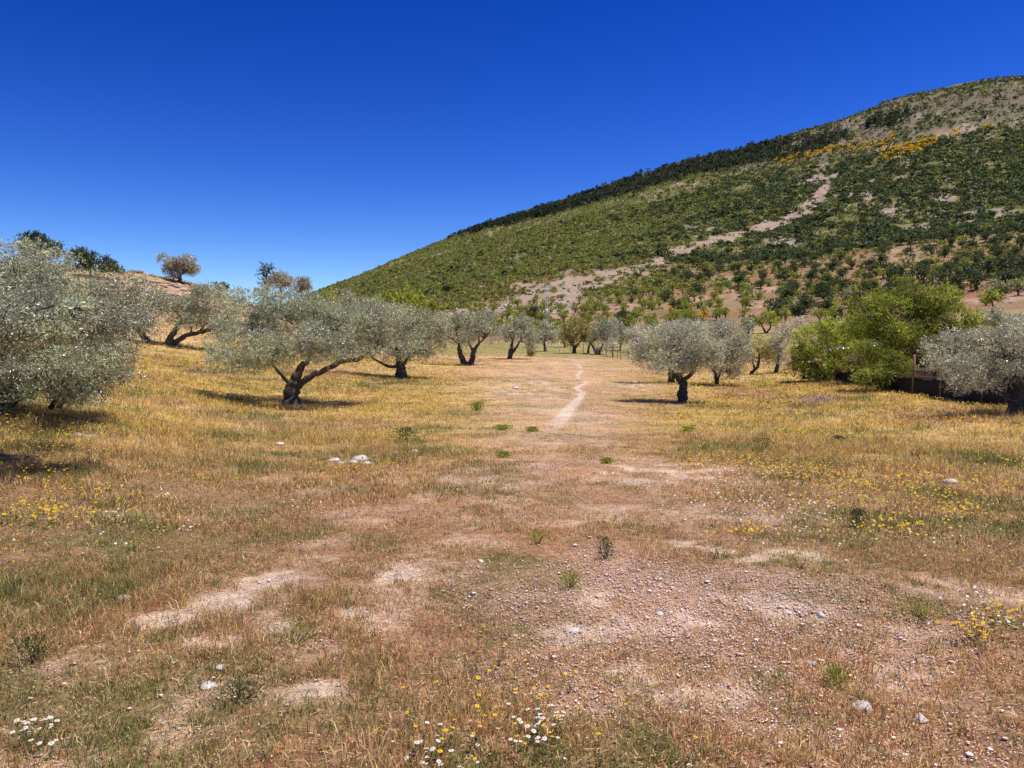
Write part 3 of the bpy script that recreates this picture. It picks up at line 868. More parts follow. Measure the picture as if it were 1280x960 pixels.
tree("almond_tree", "small gnarled light green tree on the grass strip below the terraces", "tree", 'green', 958, 416, 118,
     [(950, 398, 9, 7, 0), (962, 396, 9, 8, 0), (970, 402, 6, 6, 0), (943, 402, 5, 5, 0)], [[(957, 416, 0, 1.6), (954, 409, 0, 1.2), (950, 402, 0, .8)], [(958, 415, 0, 1.5), (963, 410, 0, 1.2), (964, 402, 0, .8)]], seed=55)
tree("almond_tree", "small round green tree on red soil above the right olives", "tree", 'green', 1241, 391, 112,
     [(1236, 372, 9, 6, 0), (1246, 373, 8, 6, 0), (1240, 367, 8, 5, 0)], [[(1241, 391, 0, 1.3), (1241, 382, 0, 1), (1239, 374, 0, .7)]], seed=56)

# green trees and bushes by the enclosure on the right
tree("elm_tree", "many-stemmed green bush at the left end of the black netting", "tree", 'green', 1032, 476, 47,
     [(1010, 430, 22, 22, 0), (1038, 424, 26, 24, 0), (1022, 450, 28, 18, -.3), (1015, 464, 24, 10, -.2), (1045, 412, 22, 14, .3), (1052, 438, 20, 14, 0), (1005, 458, 20, 14, -.2), (1000, 445, 14, 14, 0), (1025, 410, 22, 10, .3)],
     [[(1005, 473, 0, 2), (1004, 462, 0, 1.5), (1006, 450, 0, 1)], [(1035, 477, 0, 2), (1030, 467, 0, 1.6), (1022, 455, 0, 1)], [(1036, 478, 0, 2), (1040, 462, 0, 1.5), (1044, 448, 0, 1)], [(1033, 478, 0, 1.6), (1022, 464, -.1, 1.2), (1014, 452, 0, .8)]], leafk=.8, seed=61)
tree("ash_tree", "tallest bright green tree, broad soft crown behind the enclosure on the right", "tree", 'bright', 1130, 484, 43,
     [(1100, 400, 34, 26, 0), (1135, 392, 44, 26, .3), (1170, 400, 40, 30, .2), (1195, 420, 20, 20, 0), (1120, 425, 40, 26, -.3), (1160, 430, 40, 24, -.3), (1140, 375, 40, 15, .5), (1180, 382, 28, 16, .4), (1135, 450, 34, 18, -.3), (1165, 455, 30, 16, .2), (1085, 385, 30, 20, .3), (1100, 440, 26, 18, .2), (1200, 405, 22, 22, .3), (1065, 412, 28, 20, .2), (1190, 440, 24, 20, .1), (1150, 468, 26, 12, .5)],
     [[(1131, 484, 0, 4), (1128, 470, 0, 3.4), (1124, 455, 0, 2.4), (1118, 435, 0, 1.6)], [(1134, 484, 0, 3), (1136, 468, 0, 2.5), (1142, 450, 0, 1.8), (1155, 425, 0, 1)]], leafk=.8, seed=62, sub=12, cover=2.4)
tree("ash_tree", "deep green tree between the netting bush and the tallest bright tree", "tree", 'bright', 1075, 474, 52,
     [(1070, 412, 24, 16, 0), (1062, 428, 26, 20, 0), (1085, 430, 24, 20, 0), (1060, 410, 18, 11, .3), (1088, 395, 20, 16, .4), (1075, 445, 24, 16, -.2)], [[(1075, 474, 0, 2.4), (1074, 455, 0, 1.8), (1070, 435, 0, 1)]], leafk=.8, seed=63)
tree("hawthorn_bush", "dull green bush leaning over the netting in front of the tallest tree", "bush", 'green', 1103, 487, 38,
     [(1088, 440, 20, 15, 0), (1105, 452, 24, 20, 0), (1092, 464, 24, 14, -.3), (1118, 462, 20, 14, 0), (1098, 475, 26, 9, 0), (1085, 430, 18, 10, .2)],
     [[(1104, 490, 0, 2), (1100, 475, 0, 1.5), (1092, 460, 0, 1)], [(1106, 490, 0, 1.8), (1108, 470, 0, 1.3), (1112, 455, 0, .8)]], leafk=.8, seed=64)
tree("young_ash", "shaded small tree behind the netting between the two wooden posts", "tree", 'dark', 1169, 492, 37,
     [(1170, 448, 14, 16, 0), (1162, 440, 12, 12, 0)], [[(1168, 493, 0, 3), (1168, 478, 0, 2.6), (1170, 462, 0, 1.8)]], seed=65)

# trees on and behind the left hill
tree("oak_tree", "dark green treetop on the hill behind the largest olive, at the far left", "tree", 'dark', 45, 335, 96,
     [(45, 305, 20, 13, 0), (58, 312, 12, 11, 0), (34, 312, 13, 11, 0), (42, 296, 12, 6, 0)], [[(46, 335, 0, 2.2), (46, 322, 0, 1.6), (44, 310, 0, 1)]], seed=71, sub=9, cover=4, twigs=8)
tree("oak_tree", "dark twiggy treetop on the hill crest just left of the rocky bank", "tree", 'dark', 115, 345, 95,
     [(108, 322, 17, 12, 0), (125, 328, 16, 10, 0), (100, 328, 10, 8, 0), (104, 314, 10, 5, 0)], [[(114, 345, 0, 2), (112, 332, 0, 1.5), (108, 322, 0, 1)]], seed=72, sub=9, cover=4, twigs=8)
tree("low_shrub", "low green shrub spreading along the hill crest beside the rocky bank", "shrub", 'dark', 146, 338, 103,
     [(146, 333, 10, 3.5, 0), (138, 332, 8, 4, 0)], [[(146, 338, 0, .8), (145, 335, 0, .5)]], seed=73, sub=5, twigs=4)
tree("olive_tree", "lone olive tree standing against the sky on the hill crest", OLV, 'brownolive', 224, 351, 106,
     [(207, 328, 13, 9, 0), (222, 330, 12, 10, 0), (236, 327, 11, 9, 0), (228, 334, 16, 8, 0), (216, 341, 6, 3.5, -.2), (240, 334, 7, 6, 0)],
     [[(225, 352, 0, 2.6), (224.5, 345, 0, 2.2), (224, 338, 0, 1.6)], [(225, 343, 0, 1.4), (231, 337, 0, 1)]], seed=74, sub=8, cover=4.5, twigs=6)
tree("pine_tree", "dark spiky pine top on the ridge left of the brown-tinted olives", "tree", 'dark', 335, 372, 108,
     [(333, 340, 8, 5, 0), (336, 347, 9, 5, 0), (332, 353, 8, 5, 0), (330, 334, 3.5, 4, 0), (337, 335, 3, 3.5, 0)], [[(335, 372, 0, 2), (334, 355, 0, 1.4), (333, 340, 0, .8)]], seed=75, sub=6)
tree("olive_tree", "brown-tinted olive treetop on the ridge beside the dark pine", OLV, 'brownolive', 352, 372, 106,
     [(350, 346, 12, 9, 0), (342, 353, 12, 8, 0), (358, 352, 8, 9, 0)], [[(352, 372, 0, 2), (351, 360, 0, 1.4)]], seed=76, sub=7, cover=4, twigs=6)
tree("olive_tree", "grey-brown olive treetop at the right end of the ridge against the sky", OLV, 'brownolive', 377, 378, 104,
     [(373, 354, 9, 7, 0), (382, 356, 7, 8, 0), (378, 361, 11, 6, 0)], [[(377, 378, 0, 1.8), (377, 366, 0, 1.3)]], seed=77, sub=7, cover=4, twigs=6)
tree("low_shrub", "tiny dark shrub on the skyline right of the lone olive", "shrub", 'dark', 276, 362, 107,
     [(275, 358, 7, 3.5, 0), (281, 360, 5, 2.5, 0)], [[(276, 362, 0, .8), (276, 359, 0, .5)]], seed=78, sub=5, twigs=4)
tree("ash_tree", "vivid green round treetop rising behind the short-stumped olive", "tree", 'bright', 507, 405, 92,
     [(505, 367, 22, 11, 0), (518, 374, 22, 10, 0), (492, 375, 16, 9, 0), (508, 380, 26, 12, 0), (545, 382, 10, 9, 0)], [[(507, 415, 0, 2.6), (507, 400, 0, 2), (506, 385, 0, 1.2)]], seed=79)
tree("ash_tree", "small vivid green treetop left of the round one, above the long limb", "tree", 'bright', 413, 395, 96,
     [(412, 371, 12, 6, 0), (408, 376, 9, 6, 0), (420, 375, 8, 6, 0)], [[(413, 402, 0, 1.6), (413, 390, 0, 1.2), (412, 378, 0, .8)]], seed=80)
tree("olive_tree", "pale olive treetop between the two vivid green treetops", OLV, 'olive', 448, 400, 90,
     [(432, 372, 14, 8, 0), (452, 378, 20, 9, 0), (468, 380, 14, 9, 0)], [[(448, 405, 0, 2), (448, 392, 0, 1.5), (447, 380, 0, 1)]], seed=81)

# ------------------------------------------------------------------ bushes and small trees on the mountain side
def bush_variant(name_crown, kind, seed, nq, tall, trunk, leafk=.16):
    """one small tree of unit size: crown radius about 1"""
    r = np.random.default_rng(seed)
    lob = [(r.uniform(-.4, .4), r.uniform(-.4, .4), tall + r.uniform(-.1, .25), r.uniform(.5, .75), r.uniform(.5, .75), r.uniform(.45, .65)) for _ in range(5)]
    C, D = crown_points(lob, nq, r, sub=5)
    LD = D * .5 + rand_unit(len(C), r)
    LD /= np.linalg.norm(LD, axis=1)[:, None]
    V, Q = leaf_quads(C, LD, leafk * r.uniform(.7, 1.3, len(C)), leafk * .7, r)
    col = np.repeat(palette(kind, len(C), r), 4, 0)
    cr = mesh_np(name_crown, V, Q, M['bush'], col=col, link=False)
    mb = MB()
    mb.tube(bez((0, 0, -.25), (r.uniform(-.1, .1), 0, trunk), 5, .05, r), np.linspace(.11, .07, 5), 6, rough=.1, rs=r)
    for l in lob:
        mb.tube(bez((0, 0, trunk * .7), (l[0], l[1], l[2]), 5, .06, r), np.linspace(.06, .02, 5), 5)
    tr = mb.build("trunk", M['barkred'], link=False, smooth=True)
    return cr, tr
SM = np.random.default_rng(99)
def az_px(x, y):
    return 640 + 960 * (0.0573 * sp_ + cp) * (x / np.maximum(y, 1e-3))
def seen(x, y):
    """rough test: inside the widened field of view"""
    p = az_px(x, y)
    return (y > 0) & (p > 330) & (p < 1420)
def slope_points(n, r0, r1, a0=-.42, a1=.72, k=1.0):
    u = SM.random(n)
    R = np.sqrt(r0 ** 2 + (r1 ** 2 - r0 ** 2) * u ** k)
    a = SM.uniform(a0, a1, n)
    return R * np.sin(a), R * np.cos(a)
def ridge_R(a):
    """distance of the crest line"""
    return np.interp(a, [-.3, -.17, -.07, 0, .08, .17, .3, .45, .58, .8], [1400, 1400, 1400, 1300, 1250, 1250, 1230, 1180, 1150, 1150])

# individual young trees and holm oaks (nearest ones), thinned so that they do not overlap
def thin(x, y, dmin):
    keep = []
    cell = {}
    for i in range(len(x)):
        c = (int(x[i] // dmin), int(y[i] // dmin))
        ok = True
        for u in (-1, 0, 1):
            for v in (-1, 0, 1):
                for j in cell.get((c[0] + u, c[1] + v), ()):
                    if (x[i] - x[j]) ** 2 + (y[i] - y[j]) ** 2 < dmin ** 2: ok = False; break
                if not ok: break
            if not ok: break
        if ok:
            keep.append(i); cell.setdefault(c, []).append(i)
    return np.array(keep)
light_v = [bush_variant("crown", 'green', 200 + i, 520, .78 + .1 * (i % 3), .42) for i in range(6)]
dark_v = [bush_variant("crown", 'dark', 220 + i, 480, .55, .25) for i in range(5)]
grey_v = [bush_variant("crown", 'olive', 240 + i, 480, .75, .4) for i in range(3)]
def place_kind(name, label_fn, cat, group, variants, pts, size_fn):
    made = []
    for i, (x, y) in enumerate(pts):
        cr, tr = variants[i % len(variants)]
        s = size_fn(x, y)
        o = empty(name, (x, y, float(gz(x, y))), SM.uniform(0, 6.28))
        o.scale = (s * SM.uniform(.85, 1.2), s * SM.uniform(.85, 1.2), s * SM.uniform(.85, 1.15))
        tag(o, label_fn(x, y), cat, group)
        for src in (cr, tr):
            c = src.copy(); COL.objects.link(c); c.parent = o
        made.append(o)
    return made
def zone_keep(x, y, kind):
    a = np.arctan2(x, y); R = np.hypot(x, y)
    s = stripness(x, y)
    n = fbm(x / 22, y / 22, 171, 3)
    right = sstep(.10, .36, a + (n - .5) * .3)      # holm oaks take over to the right
    low = sstep(330, 250, R)
    if kind == 'light':
        d = (1 - right * .72) * sstep(.22, .40, n + .12 * (1 - right))
        d = d * np.where(R < 165, .7, 1)
    else:
        d = (.05 + .95 * right) * sstep(.36, .5, fbm(x / 16 + 7, y / 16, 181, 3) + .10 * right)
        d = d * (1 - low * .55 * (a < .33))
    # bare upper ground below the crest on the right
    d = d * (1 - .85 * clear_spots(x, y)) * (.75 + .6 * sstep(.35, .6, fbm(x / 55, y / 55, 311, 2)))
    d = d * (1 - .6 * sstep(146, 156, R) * sstep(212, 196, R))
    up = sstep(840, 960, R) * sstep(.27, .34, a)
    return d * (1 - .35 * up * (n < .58)) * (1 - .97 * s) * (R < ridge_R(a) + 40)
x, y = slope_points(4200, 140, 330)
k = (SM.random(len(x)) < zone_keep(x, y, 'light')) & seen(x, y) & (np.arctan2(x, y) > -.12)
x, y = x[k], y[k]; t = thin(x, y, 3.6); x, y = x[t], y[t]
o_ = np.argsort(np.hypot(x, y))[:290]
LX, LY = x[o_], y[o_]; RL = np.hypot(LX, LY).max()
def lab_light(x, y):
    z = "on the red terraces" if math.hypot(x, y) < 215 else "on the slope above the terraces"
    c = "left of" if math.atan2(x, y) < .2 else "right of"
    return f"small light green tree {z}, {c} the broom"
place_kind("young_tree", lab_light, "small tree", "light green trees on the lower mountain slope", light_v, list(zip(LX, LY)), lambda x, y: SM.uniform(1.2, 1.9))
x, y = slope_points(3400, 148, 420)
k = (SM.random(len(x)) < zone_keep(x, y, 'dark')) & seen(x, y) & (np.arctan2(x, y) > -.1)
x, y = x[k], y[k]; t = thin(x, y, 5.4); x, y = x[t], y[t]
o_ = np.argsort(np.hypot(x, y))[:220]
DX, DY = x[o_], y[o_]; RD = np.hypot(DX, DY).max()
def lab_dark(x, y):
    z = "among the red terraces" if math.hypot(x, y) < 230 else "on the slope above the terraces"
    c = "near the earth track" if math.atan2(x, y) < .3 else "toward the right edge"
    return f"round dark green holm oak {z}, {c}"
place_kind("holm_oak", lab_dark, "holm oak", "dark holm oaks on the lower mountain slope", dark_v, list(zip(DX, DY)), lambda x, y: SM.uniform(1.9, 3.2))
big = [hit(1258, 352), hit(1235, 348), hit(1275, 345), hit(1150, 355), hit(1125, 352), hit(1200, 360)]
for i, b in enumerate(big):
    pass
place_kind("holm_oak", lambda x, y: "large spreading holm oak shading the red bank at the right edge", "holm oak", "largest holm oaks on the right bank", dark_v, [b[:2] for b in big[:3]], lambda x, y: 4.2)
place_kind("holm_oak", lambda x, y: "wide dark holm oak on the slope right above the tallest bright green tree", "holm oak", "holm oaks above the bright green tree", dark_v, [b[:2] for b in big[3:]], lambda x, y: 3.6)
gp = [hit(1010, 385), hit(1025, 372), hit(940, 372), hit(1060, 380), hit(990, 395), hit(800, 345), hit(1245, 375), hit(1272, 370)]
place_kind("wild_olive", lambda x, y: "silvery grey wild olive bush among the green trees of the lower slope", "bush", "grey wild olives on the lower slope", grey_v, [b[:2] for b in gp], lambda x, y: SM.uniform(2.0, 2.8))

# everything farther up the slope is one mass of scrub
def scatter_mass(x, y, rad, flat, nq, kindlist, wk, qk, name, label, cat, lift=.55, cone=False):
    n = len(x)
    z = gz(x, y)
    c = np.stack([x, y, z + rad * flat * lift], 1)
    d = rand_unit(n * nq, SM)
    rep = np.repeat(np.arange(n), nq)
    rr = SM.uniform(.55, 1.05, n * nq)
    d[:, 2] = np.where(d[:, 2] < -.3, -d[:, 2], d[:, 2])
    if cone:
        h = SM.random(n * nq) ** .8
        wdt = np.interp(h, [0, .25, .8, 1], [.7, 1, .75, .15])
        off = np.stack([d[:, 0] * wdt, d[:, 1] * wdt, (h * 2.2) * flat], 1) * rad[rep][:, None]
        P_ = c[rep] + off
    else:
        # two or three lobes each
        lobe = SM.integers(0, 3, n * nq)
        lo = SM.uniform(-.5, .5, (n, 3, 3)) * np.array([1, 1, .5])
        off = d * rr[:, None] * .68 + lo[rep, lobe]
        off[:, 2] *= flat
        P_ = c[rep] + off * rad[rep][:, None]
    q = qk * rad[rep] * SM.uniform(.7, 1.3, n * nq)
    LD = d * .35 + rand_unit(n * nq, SM)
    LD /= np.linalg.norm(LD, axis=1)[:, None]
    V, Q = leaf_quads(P_ - LD * q[:, None] * .5, LD, q, q * .85, SM)
    kinds = SM.choice(len(kindlist), n, p=wk) if not callable(wk) else wk(x, y)
    A = np.array([PAL[k][0] for k in kindlist]); B = np.array([PAL[k][1] for k in kindlist]); C_ = np.array([PAL[k][2] for k in kindlist])
    t = SM.random((n * nq, 1))
    col = np.where(t < .5, A[kinds][rep], np.where(t < .75, B[kinds][rep], C_[kinds][rep])) * SM.uniform(.8, 1.2, (n, 1))[rep]
    o = mesh_np(name, V, Q, M['bush'], col=np.repeat(col, 4, 0))
    tag(o, label, cat, kind='stuff')
    return o
AX, AY, AR, AK = [], [], [], []
for (r0, r1, cnt, s0, s1) in [(RL - 5, 520, 17000, .7, 2.4), (520, 850, 30000, .9, 2.8), (850, 1440, 42000, 1.2, 3.4)]:
    x, y = slope_points(cnt, r0, r1)
    k = (SM.random(cnt) < zone_keep(x, y, 'light')) & seen(x, y)
    AX.append(x[k]); AY.append(y[k]); AR.append(s0 + (s1 - s0) * SM.random(k.sum()) ** 1.6); AK.append(np.zeros(k.sum(), int))
for (r0, r1, cnt, s0, s1) in [(RD - 5, 520, 6500, 1.1, 3.4), (520, 850, 14500, 1.3, 3.9), (850, 1440, 19000, 1.5, 4.4)]:
    x, y = slope_points(cnt, r0, r1)
    k = (SM.random(cnt) < zone_keep(x, y, 'dark')) & seen(x, y)
    AX.append(x[k]); AY.append(y[k]); AR.append(s0 + (s1 - s0) * SM.random(k.sum()) ** 1.4); AK.append(np.ones(k.sum(), int))
AX, AY, AR, AK = map(np.concatenate, (AX, AY, AR, AK))
RRR = np.hypot(AX, AY)
for lo_, hi_, nq, nm in ((0, 520, 46, 'near'), (520, 850, 26, 'm'), (850, 2000, 15, 'f')):
    k = (RRR >= lo_) & (RRR < hi_)
    scatter_mass(AX[k], AY[k], AR[k], .75, nq, ['scrub', 'dark', 'brownish'], (lambda K: (lambda x, y: np.where((K == 0) & (SM.random(len(K)) < .12), 2, K)))(AK[k]), .42 if nq > 40 else .55,
                 "mountain_scrub", {'near': "dense green and dark scrub covering the slope just above the terraces", 'm': "dense scrub covering the middle of the mountain slope", 'f': "fine scrub covering the upper mountain slope below the crest"}[nm], "scrub")
tx, ty = slope_points(13000, 138, 560, k=.75)
k = (SM.random(len(tx)) < (.1 + .9 * sstep(.42, .6, fbm(tx / 9, ty / 9, 191, 3))) * (1 - .85 * stripness(tx, ty))) & seen(tx, ty) & (np.arctan2(tx, ty) > -.12)
tx, ty = tx[k], ty[k]
scatter_mass(tx, ty, SM.uniform(.35, 1.05, len(tx)), .8, 26, ['scrub', 'brownish', 'dark', 'olive'], [.4, .3, .2, .1], .5, "undergrowth", "low brown and green undergrowth between the trees of the terraces", "undergrowth")
# pine wood along the crest
def band_pts(px0, px1, top, bot, n):
    xs, ys = [], []
    pk = np.sort(np.array(list(top.keys())))
    for _ in range(n):
        px = SM.uniform(px0, px1)
        a = np.interp(px, pk, [top[q] for q in pk]); b = np.interp(px, pk, [bot[q] for q in pk])
        if px < 640 and SM.random() > (px - 545) / 90: continue
        if px > 960 and px < 1070 and SM.random() < (px - 960) / 120: continue
        if px > 1075 and SM.random() > 1.3 * math.sin(PI * min(1, (px - 1075) / 75)): continue
        h = hit(px, SM.uniform(a + 1.2, b) + SM.normal() * 1.4)
        xs.append(h[0]); ys.append(h[1])
    return np.array(xs), np.array(ys)
px_, py_ = band_pts(560, 1060, {560: 296, 600: 283, 700: 254, 800: 220, 860: 203, 930: 184, 1000: 172, 1060: 163}, {560: 300, 600: 290, 700: 267, 800: 240, 860: 222, 930: 208, 1000: 198, 1060: 178}, 1900)
qx_, qy_ = band_pts(1080, 1145, {1080: 148, 1145: 138}, {1080: 164, 1145: 158}, 90)
px_, py_ = np.concatenate([px_, qx_]), np.concatenate([py_, qy_])
scatter_mass(px_, py_, SM.uniform(2.6, 3.8, len(px_)), .9, 46, ['pine'], [1.0], .5, "pine_wood", "dark pine wood lining the mountain crest", "pine wood", lift=.2, cone=True)
# yellow broom in flower: a streak high on the mountain, three bushes near
bx_, by_ = [], []
for (x0, y0, x1, y1, n, sp) in ((968, 203, 1062, 183, 130, 2.5), (1060, 190, 1118, 176, 60, 3), (1100, 197, 1170, 178, 130, 3.5), (1185, 172, 1240, 160, 16, 3)):
    for _ in range(n):
        t = SM.random(); h = hit(x0 + (x1 - x0) * t, y0 + (y1 - y0) * t + SM.normal() * sp)
        bx_.append(h[0]); by_.append(h[1])
scatter_mass(np.array(bx_), np.array(by_), SM.uniform(1.8, 3.0, len(bx_)), .6, 22, ['yellow'], [1.0], .6, "flowering_broom", "streaks of yellow flowering broom high on the mountain", "broom", lift=1.0)
broomv = [bush_variant("crown", 'yellow', 260 + i, 420, .6, .25) for i in range(2)]
for px, py, lb in ((838, 393, "leftmost and smallest yellow flowering broom bush on the red bank"), (857, 396, "middle yellow flowering broom bush on the red bank"), (878, 402, "largest yellow flowering broom bush, right above the round-crowned olive")):
    h = hit(px, py)
    place_kind("broom_bush", lambda x, y: lb, "bush", "yellow broom bushes", broomv, [h[:2]], lambda x, y: 1.35 if px < 870 else 1.8)
# pale stones strewn over the slope and along the track
x, y = slope_points(5200, 145, 900)
s = stripness(x, y)
k = (SM.random(len(x)) < .12 + .55 * s + .7 * clear_spots(x, y) + .5 * sstep(.55, .7, fbm(x / 14, y / 30, 151, 3))) & seen(x, y)
x, y = x[k], y[k]
n = len(x); rs = SM.uniform(.25, 1.0, n) * (1 + np.hypot(x, y) / 900)
ico = np.array([(0, 0, .7), (1, 0, 0), (.3, .9, .1), (-.8, .6, 0), (-.8, -.6, .1), (.3, -.95, 0), (0, 0, -.6)])
V = ico[None] * rs[:, None, None] * SM.uniform(.6, 1.3, (n, 7, 3)) + np.stack([x, y, gz(x, y)], 1)[:, None]
T3 = np.array([(0, 1 + i, 1 + (i + 1) % 5) for i in range(5)] + [(6, 1 + (i + 1) % 5, 1 + i) for i in range(5)])
T3 = (T3[None] + (np.arange(n) * 7)[:, None, None]).reshape(-1, 3)
tag(mesh_np("slope_gravel", V.reshape(-1, 3), T3, M['rock'], col=np.repeat(SM.uniform(.6, 1.0, (n, 1)) * np.ones((1, 3)), 7, 0)), "pale limestone rubble strewn over the mountain slope and along the earth track", "rubble", kind='stuff')

# ------------------------------------------------------------------ rocks
def rock(name, p, size, label, group=None, seed=0, mat='rock', sink=.3, col=1.0):
    r = np.random.default_rng(seed)
    th = np.linspace(0, 2 * PI, 11)[:-1]
    V = [(0, 0, .62)]
    for zz, rr in ((.5, .5), (.25, .9), (0, 1.0), (-.4, .8)):
        for t in th:
            V.append((math.cos(t) * rr, math.sin(t) * rr, zz))
    V.append((0, 0, -.5))
    V = np.array(V)
    V *= 1 + (r.random((len(V), 1)) - .5) * .34
    for _ in range(3):           # flat broken faces
        nrm = rand_unit(1, r)[0]; nrm[2] = abs(nrm[2]); dd = r.uniform(.42, .6)
        ex = V @ nrm - dd
        V = V - np.where(ex > 0, ex, 0)[:, None] * nrm
    V *= np.array(size)
    T = [(0, 1 + i, 1 + (i + 1) % 10) for i in range(10)] + [(41, 31 + (i + 1) % 10, 31 + i) for i in range(10)]
    Q = []
    for l in range(3):
        for i in range(10):
            j = (i + 1) % 10
            Q.append((1 + l * 10 + i, 1 + (l + 1) * 10 + i, 1 + (l + 1) * 10 + j, 1 + l * 10 + j))
    a = r.uniform(0, 6.28)
    V = np.stack([V[:, 0] * math.cos(a) - V[:, 1] * math.sin(a), V[:, 0] * math.sin(a) + V[:, 1] * math.cos(a), V[:, 2]], 1)
    o = mesh_np(name, V, [np.array(Q), np.array(T)], M[mat], col=np.ones((42, 3)) * np.array(col))
    o.location = (p[0], p[1], p[2] + size[2] * (.5 - sink))
    tag(o, label, "rock", group)
    return o
WR = [(419, 577, .10, "larger white stone at the left end of the stone row in the grass"), (427, 580, .06, "small white stone right beside the larger left one of the stone row"), (442, 580, .09, "greyish stone touching the brightest white block"),
      (453, 578, .17, "brightest white block in the middle of the stone row"), (459, 581, .08, "flat white stone at the right foot of the brightest block"), (497, 568, .08, "white stone left of the pair at the stone row's right end"),
      (519, 567, .10, "white stone at the right end of the stone row"), (350, 557, .09, "lone pale stone in the grass in front of the forked olive"), (644, 486, .16, "flat pale stone on the grass between the near olive and the path"),
      (1080, 888, .05, "pale stone in the dry grass near the bottom right"), (1012, 830, .035, "pale stone on the gravel right of the centre"), (715, 790, .045, "largest pale stone on the gravel below the centre"),
      (1188, 604, .09, "white stone in the flowering grass toward the right edge"), (152, 750, .05, "white stone beside the bare patch at the left"), (276, 836, .03, "small white stone in the grass at the lower left"),
      (1026, 773, .04, "pale stone on the gravel, upper right part"), (262, 862, .045, "white stone at the edge of reddish bare soil, lower left"), (825, 768, .03, "pale stone at the top of the gravel patch"),
      (1150, 900, .04, "pale stone in the grass by the lower right corner"), (600, 702, .03, "small pale stone left of the dark weed"), (985, 770, .03, "small pale stone amid pink gravel")]
for i, (a, b, s, lb) in enumerate(WR):
    rock("stone", hit(a, b), (s * 1.25, s, s * .8), lb, "single pale stones in the meadow", seed=300 + i, col=1.15)
for i in range(70):      # rocky bank on the crest of the left hill
    a = SM.uniform(138, 268); b = 344 + (a - 140) * .14 + SM.uniform(-1, 17)
    s = SM.uniform(.2, .62)
    rock("crest_rock", hit(a, b), (s * 1.5, s, s * .7), "pinkish limestone slab in the rocky bank below the lone hilltop olive", "limestone slabs of the rocky bank on the hill", seed=340 + i, sink=.5, col=(1.05, .84, .72))
rock("boulder", hit(168, 341), (1.2, .7, .45), "dark grey boulder on the crest left of the lone olive", seed=390, col=.35)
rock("boulder", hit(152, 342), (1.0, .6, .4), "grey flat boulder on the crest beside the low shrub", seed=391, col=.55)

# ------------------------------------------------------------------ power pole
def power_pole():
    R = 128
    g = gpt(683, R); base = g.copy()
    s = R / 960
    top = pt(683, 357, R)[2]
    H = top - g[2]
    root = empty("power_pole", base)
    tag(root, "concrete lattice power pole with short crossarm behind the far olives", "power pole")
    mb = MB()
    w0, w1 = .52, .26
    n = 14
    for sx in (-1, 1):                      # two flanges
        mb.add(*_taper_box(-.2, H, sx * (w0 - .1) / 2, sx * (w1 - .07) / 2, .1, .07, .22, .16))
    for i in range(n):                      # webs between the openings
        z = .3 + (H - .6) * (i / (n - 1))
        w = w0 + (w1 - w0) * z / H
        mb.box((0, 0, z), (w - .16, .12, .22))
    mb.build("shaft", M['concrete'], root)
    a = MB(); a.box((0, 0, H - .25), (1.9, .12, .14)); a.box((0, 0, H - .75), (1.3, .1, .12)); a.build("crossarm", M['steel'], root)
    for q in (-.85, 0, .85):
        k = MB(); k.tube([(q, 0, H - .18), (q, 0, H - .08), (q, 0, H + .04), (q, 0, H + .16)], [.03, .07, .05, .06], 8); k.build("insulator", M['plastic'], root, smooth=True)
    b = MB(); b.box((.02, -.2, 5.0), (.5, .22, 1.1)); b.build("junction_box", M['plastic'], root)
def _taper_box(z0, z1, x0, x1, w0, w1, d0, d1):
    V = []
    for z, x, w, d in ((z0, x0, w0, d0), (z1, x1, w1, d1)):
        V += [(x - w / 2, -d / 2, z), (x + w / 2, -d / 2, z), (x + w / 2, d / 2, z), (x - w / 2, d / 2, z)]
    Q = [(3, 2, 1, 0), (4, 5, 6, 7)] + [(i, (i + 1) % 4, 4 + (i + 1) % 4, 4 + i) for i in range(4)]
    return np.array(V), Q
power_pole()

# ------------------------------------------------------------------ far wire fence
def far_fence():
    P = [gpt(px, R) for px, R in ((654, 99), (668, 98), (683, 97), (699, 96), (713, 95), (729, 94), (744, 91), (758, 88), (772, 84), (776, 80), (790, 78))]
    base = P[0]
    root = empty("wire_fence", base)
    tag(root, "thin wire fence on slim posts across the far end of the meadow", "fence")
    for p in P:
        m = MB(); q = p - base
        m.tube([q + [0, 0, -.2], q + [.01, 0, .6], q + [0, .01, 1.25]], [.045, .04, .035], 7); m.build("post", M['wood'] if SM.random() < .5 else M['plastic'], root, smooth=True)
    m = MB()
    for h in (.35, .75, 1.15):
        for a, b in zip(P[:-1], P[1:]):
            m.tube([a - base + [0, 0, h], (a + b) / 2 - base + [0, 0, h - .03], b - base + [0, 0, h]], .009, 4)
    m.build("wire", M['steel'], root)
far_fence()
def right_far_fence():
    P = [gpt(px, R) for px, R in ((955, 64), (976, 62), (992, 60), (1008, 57), (1020, 55))]
    base = P[0]
    root = empty("mesh_fence", base)
    tag(root, "mesh fence on thin posts beside the narrow grey olive", "fence")
    for p in P:
        m = MB(); q = p - base
        m.tube([q + [0, 0, -.2], q + [0, 0, .7], q + [0, 0, 1.4]], .035, 7); m.build("post", M['plastic'], root, smooth=True)
    m = MB()
    for a, b in zip(P[:-1], P[1:]):
        for h in np.arange(.1, 1.4, .2):
            m.tube([a - base + [0, 0, h], b - base + [0, 0, h]], .007, 3)
        for t in np.arange(.1, 1, .12):
            q = a + (b - a) * t - base
            m.tube([q + [0, 0, .05], q + [0, 0, 1.35]], .006, 3)
    m.build("wire_mesh", M['steel'], root)
right_far_fence()

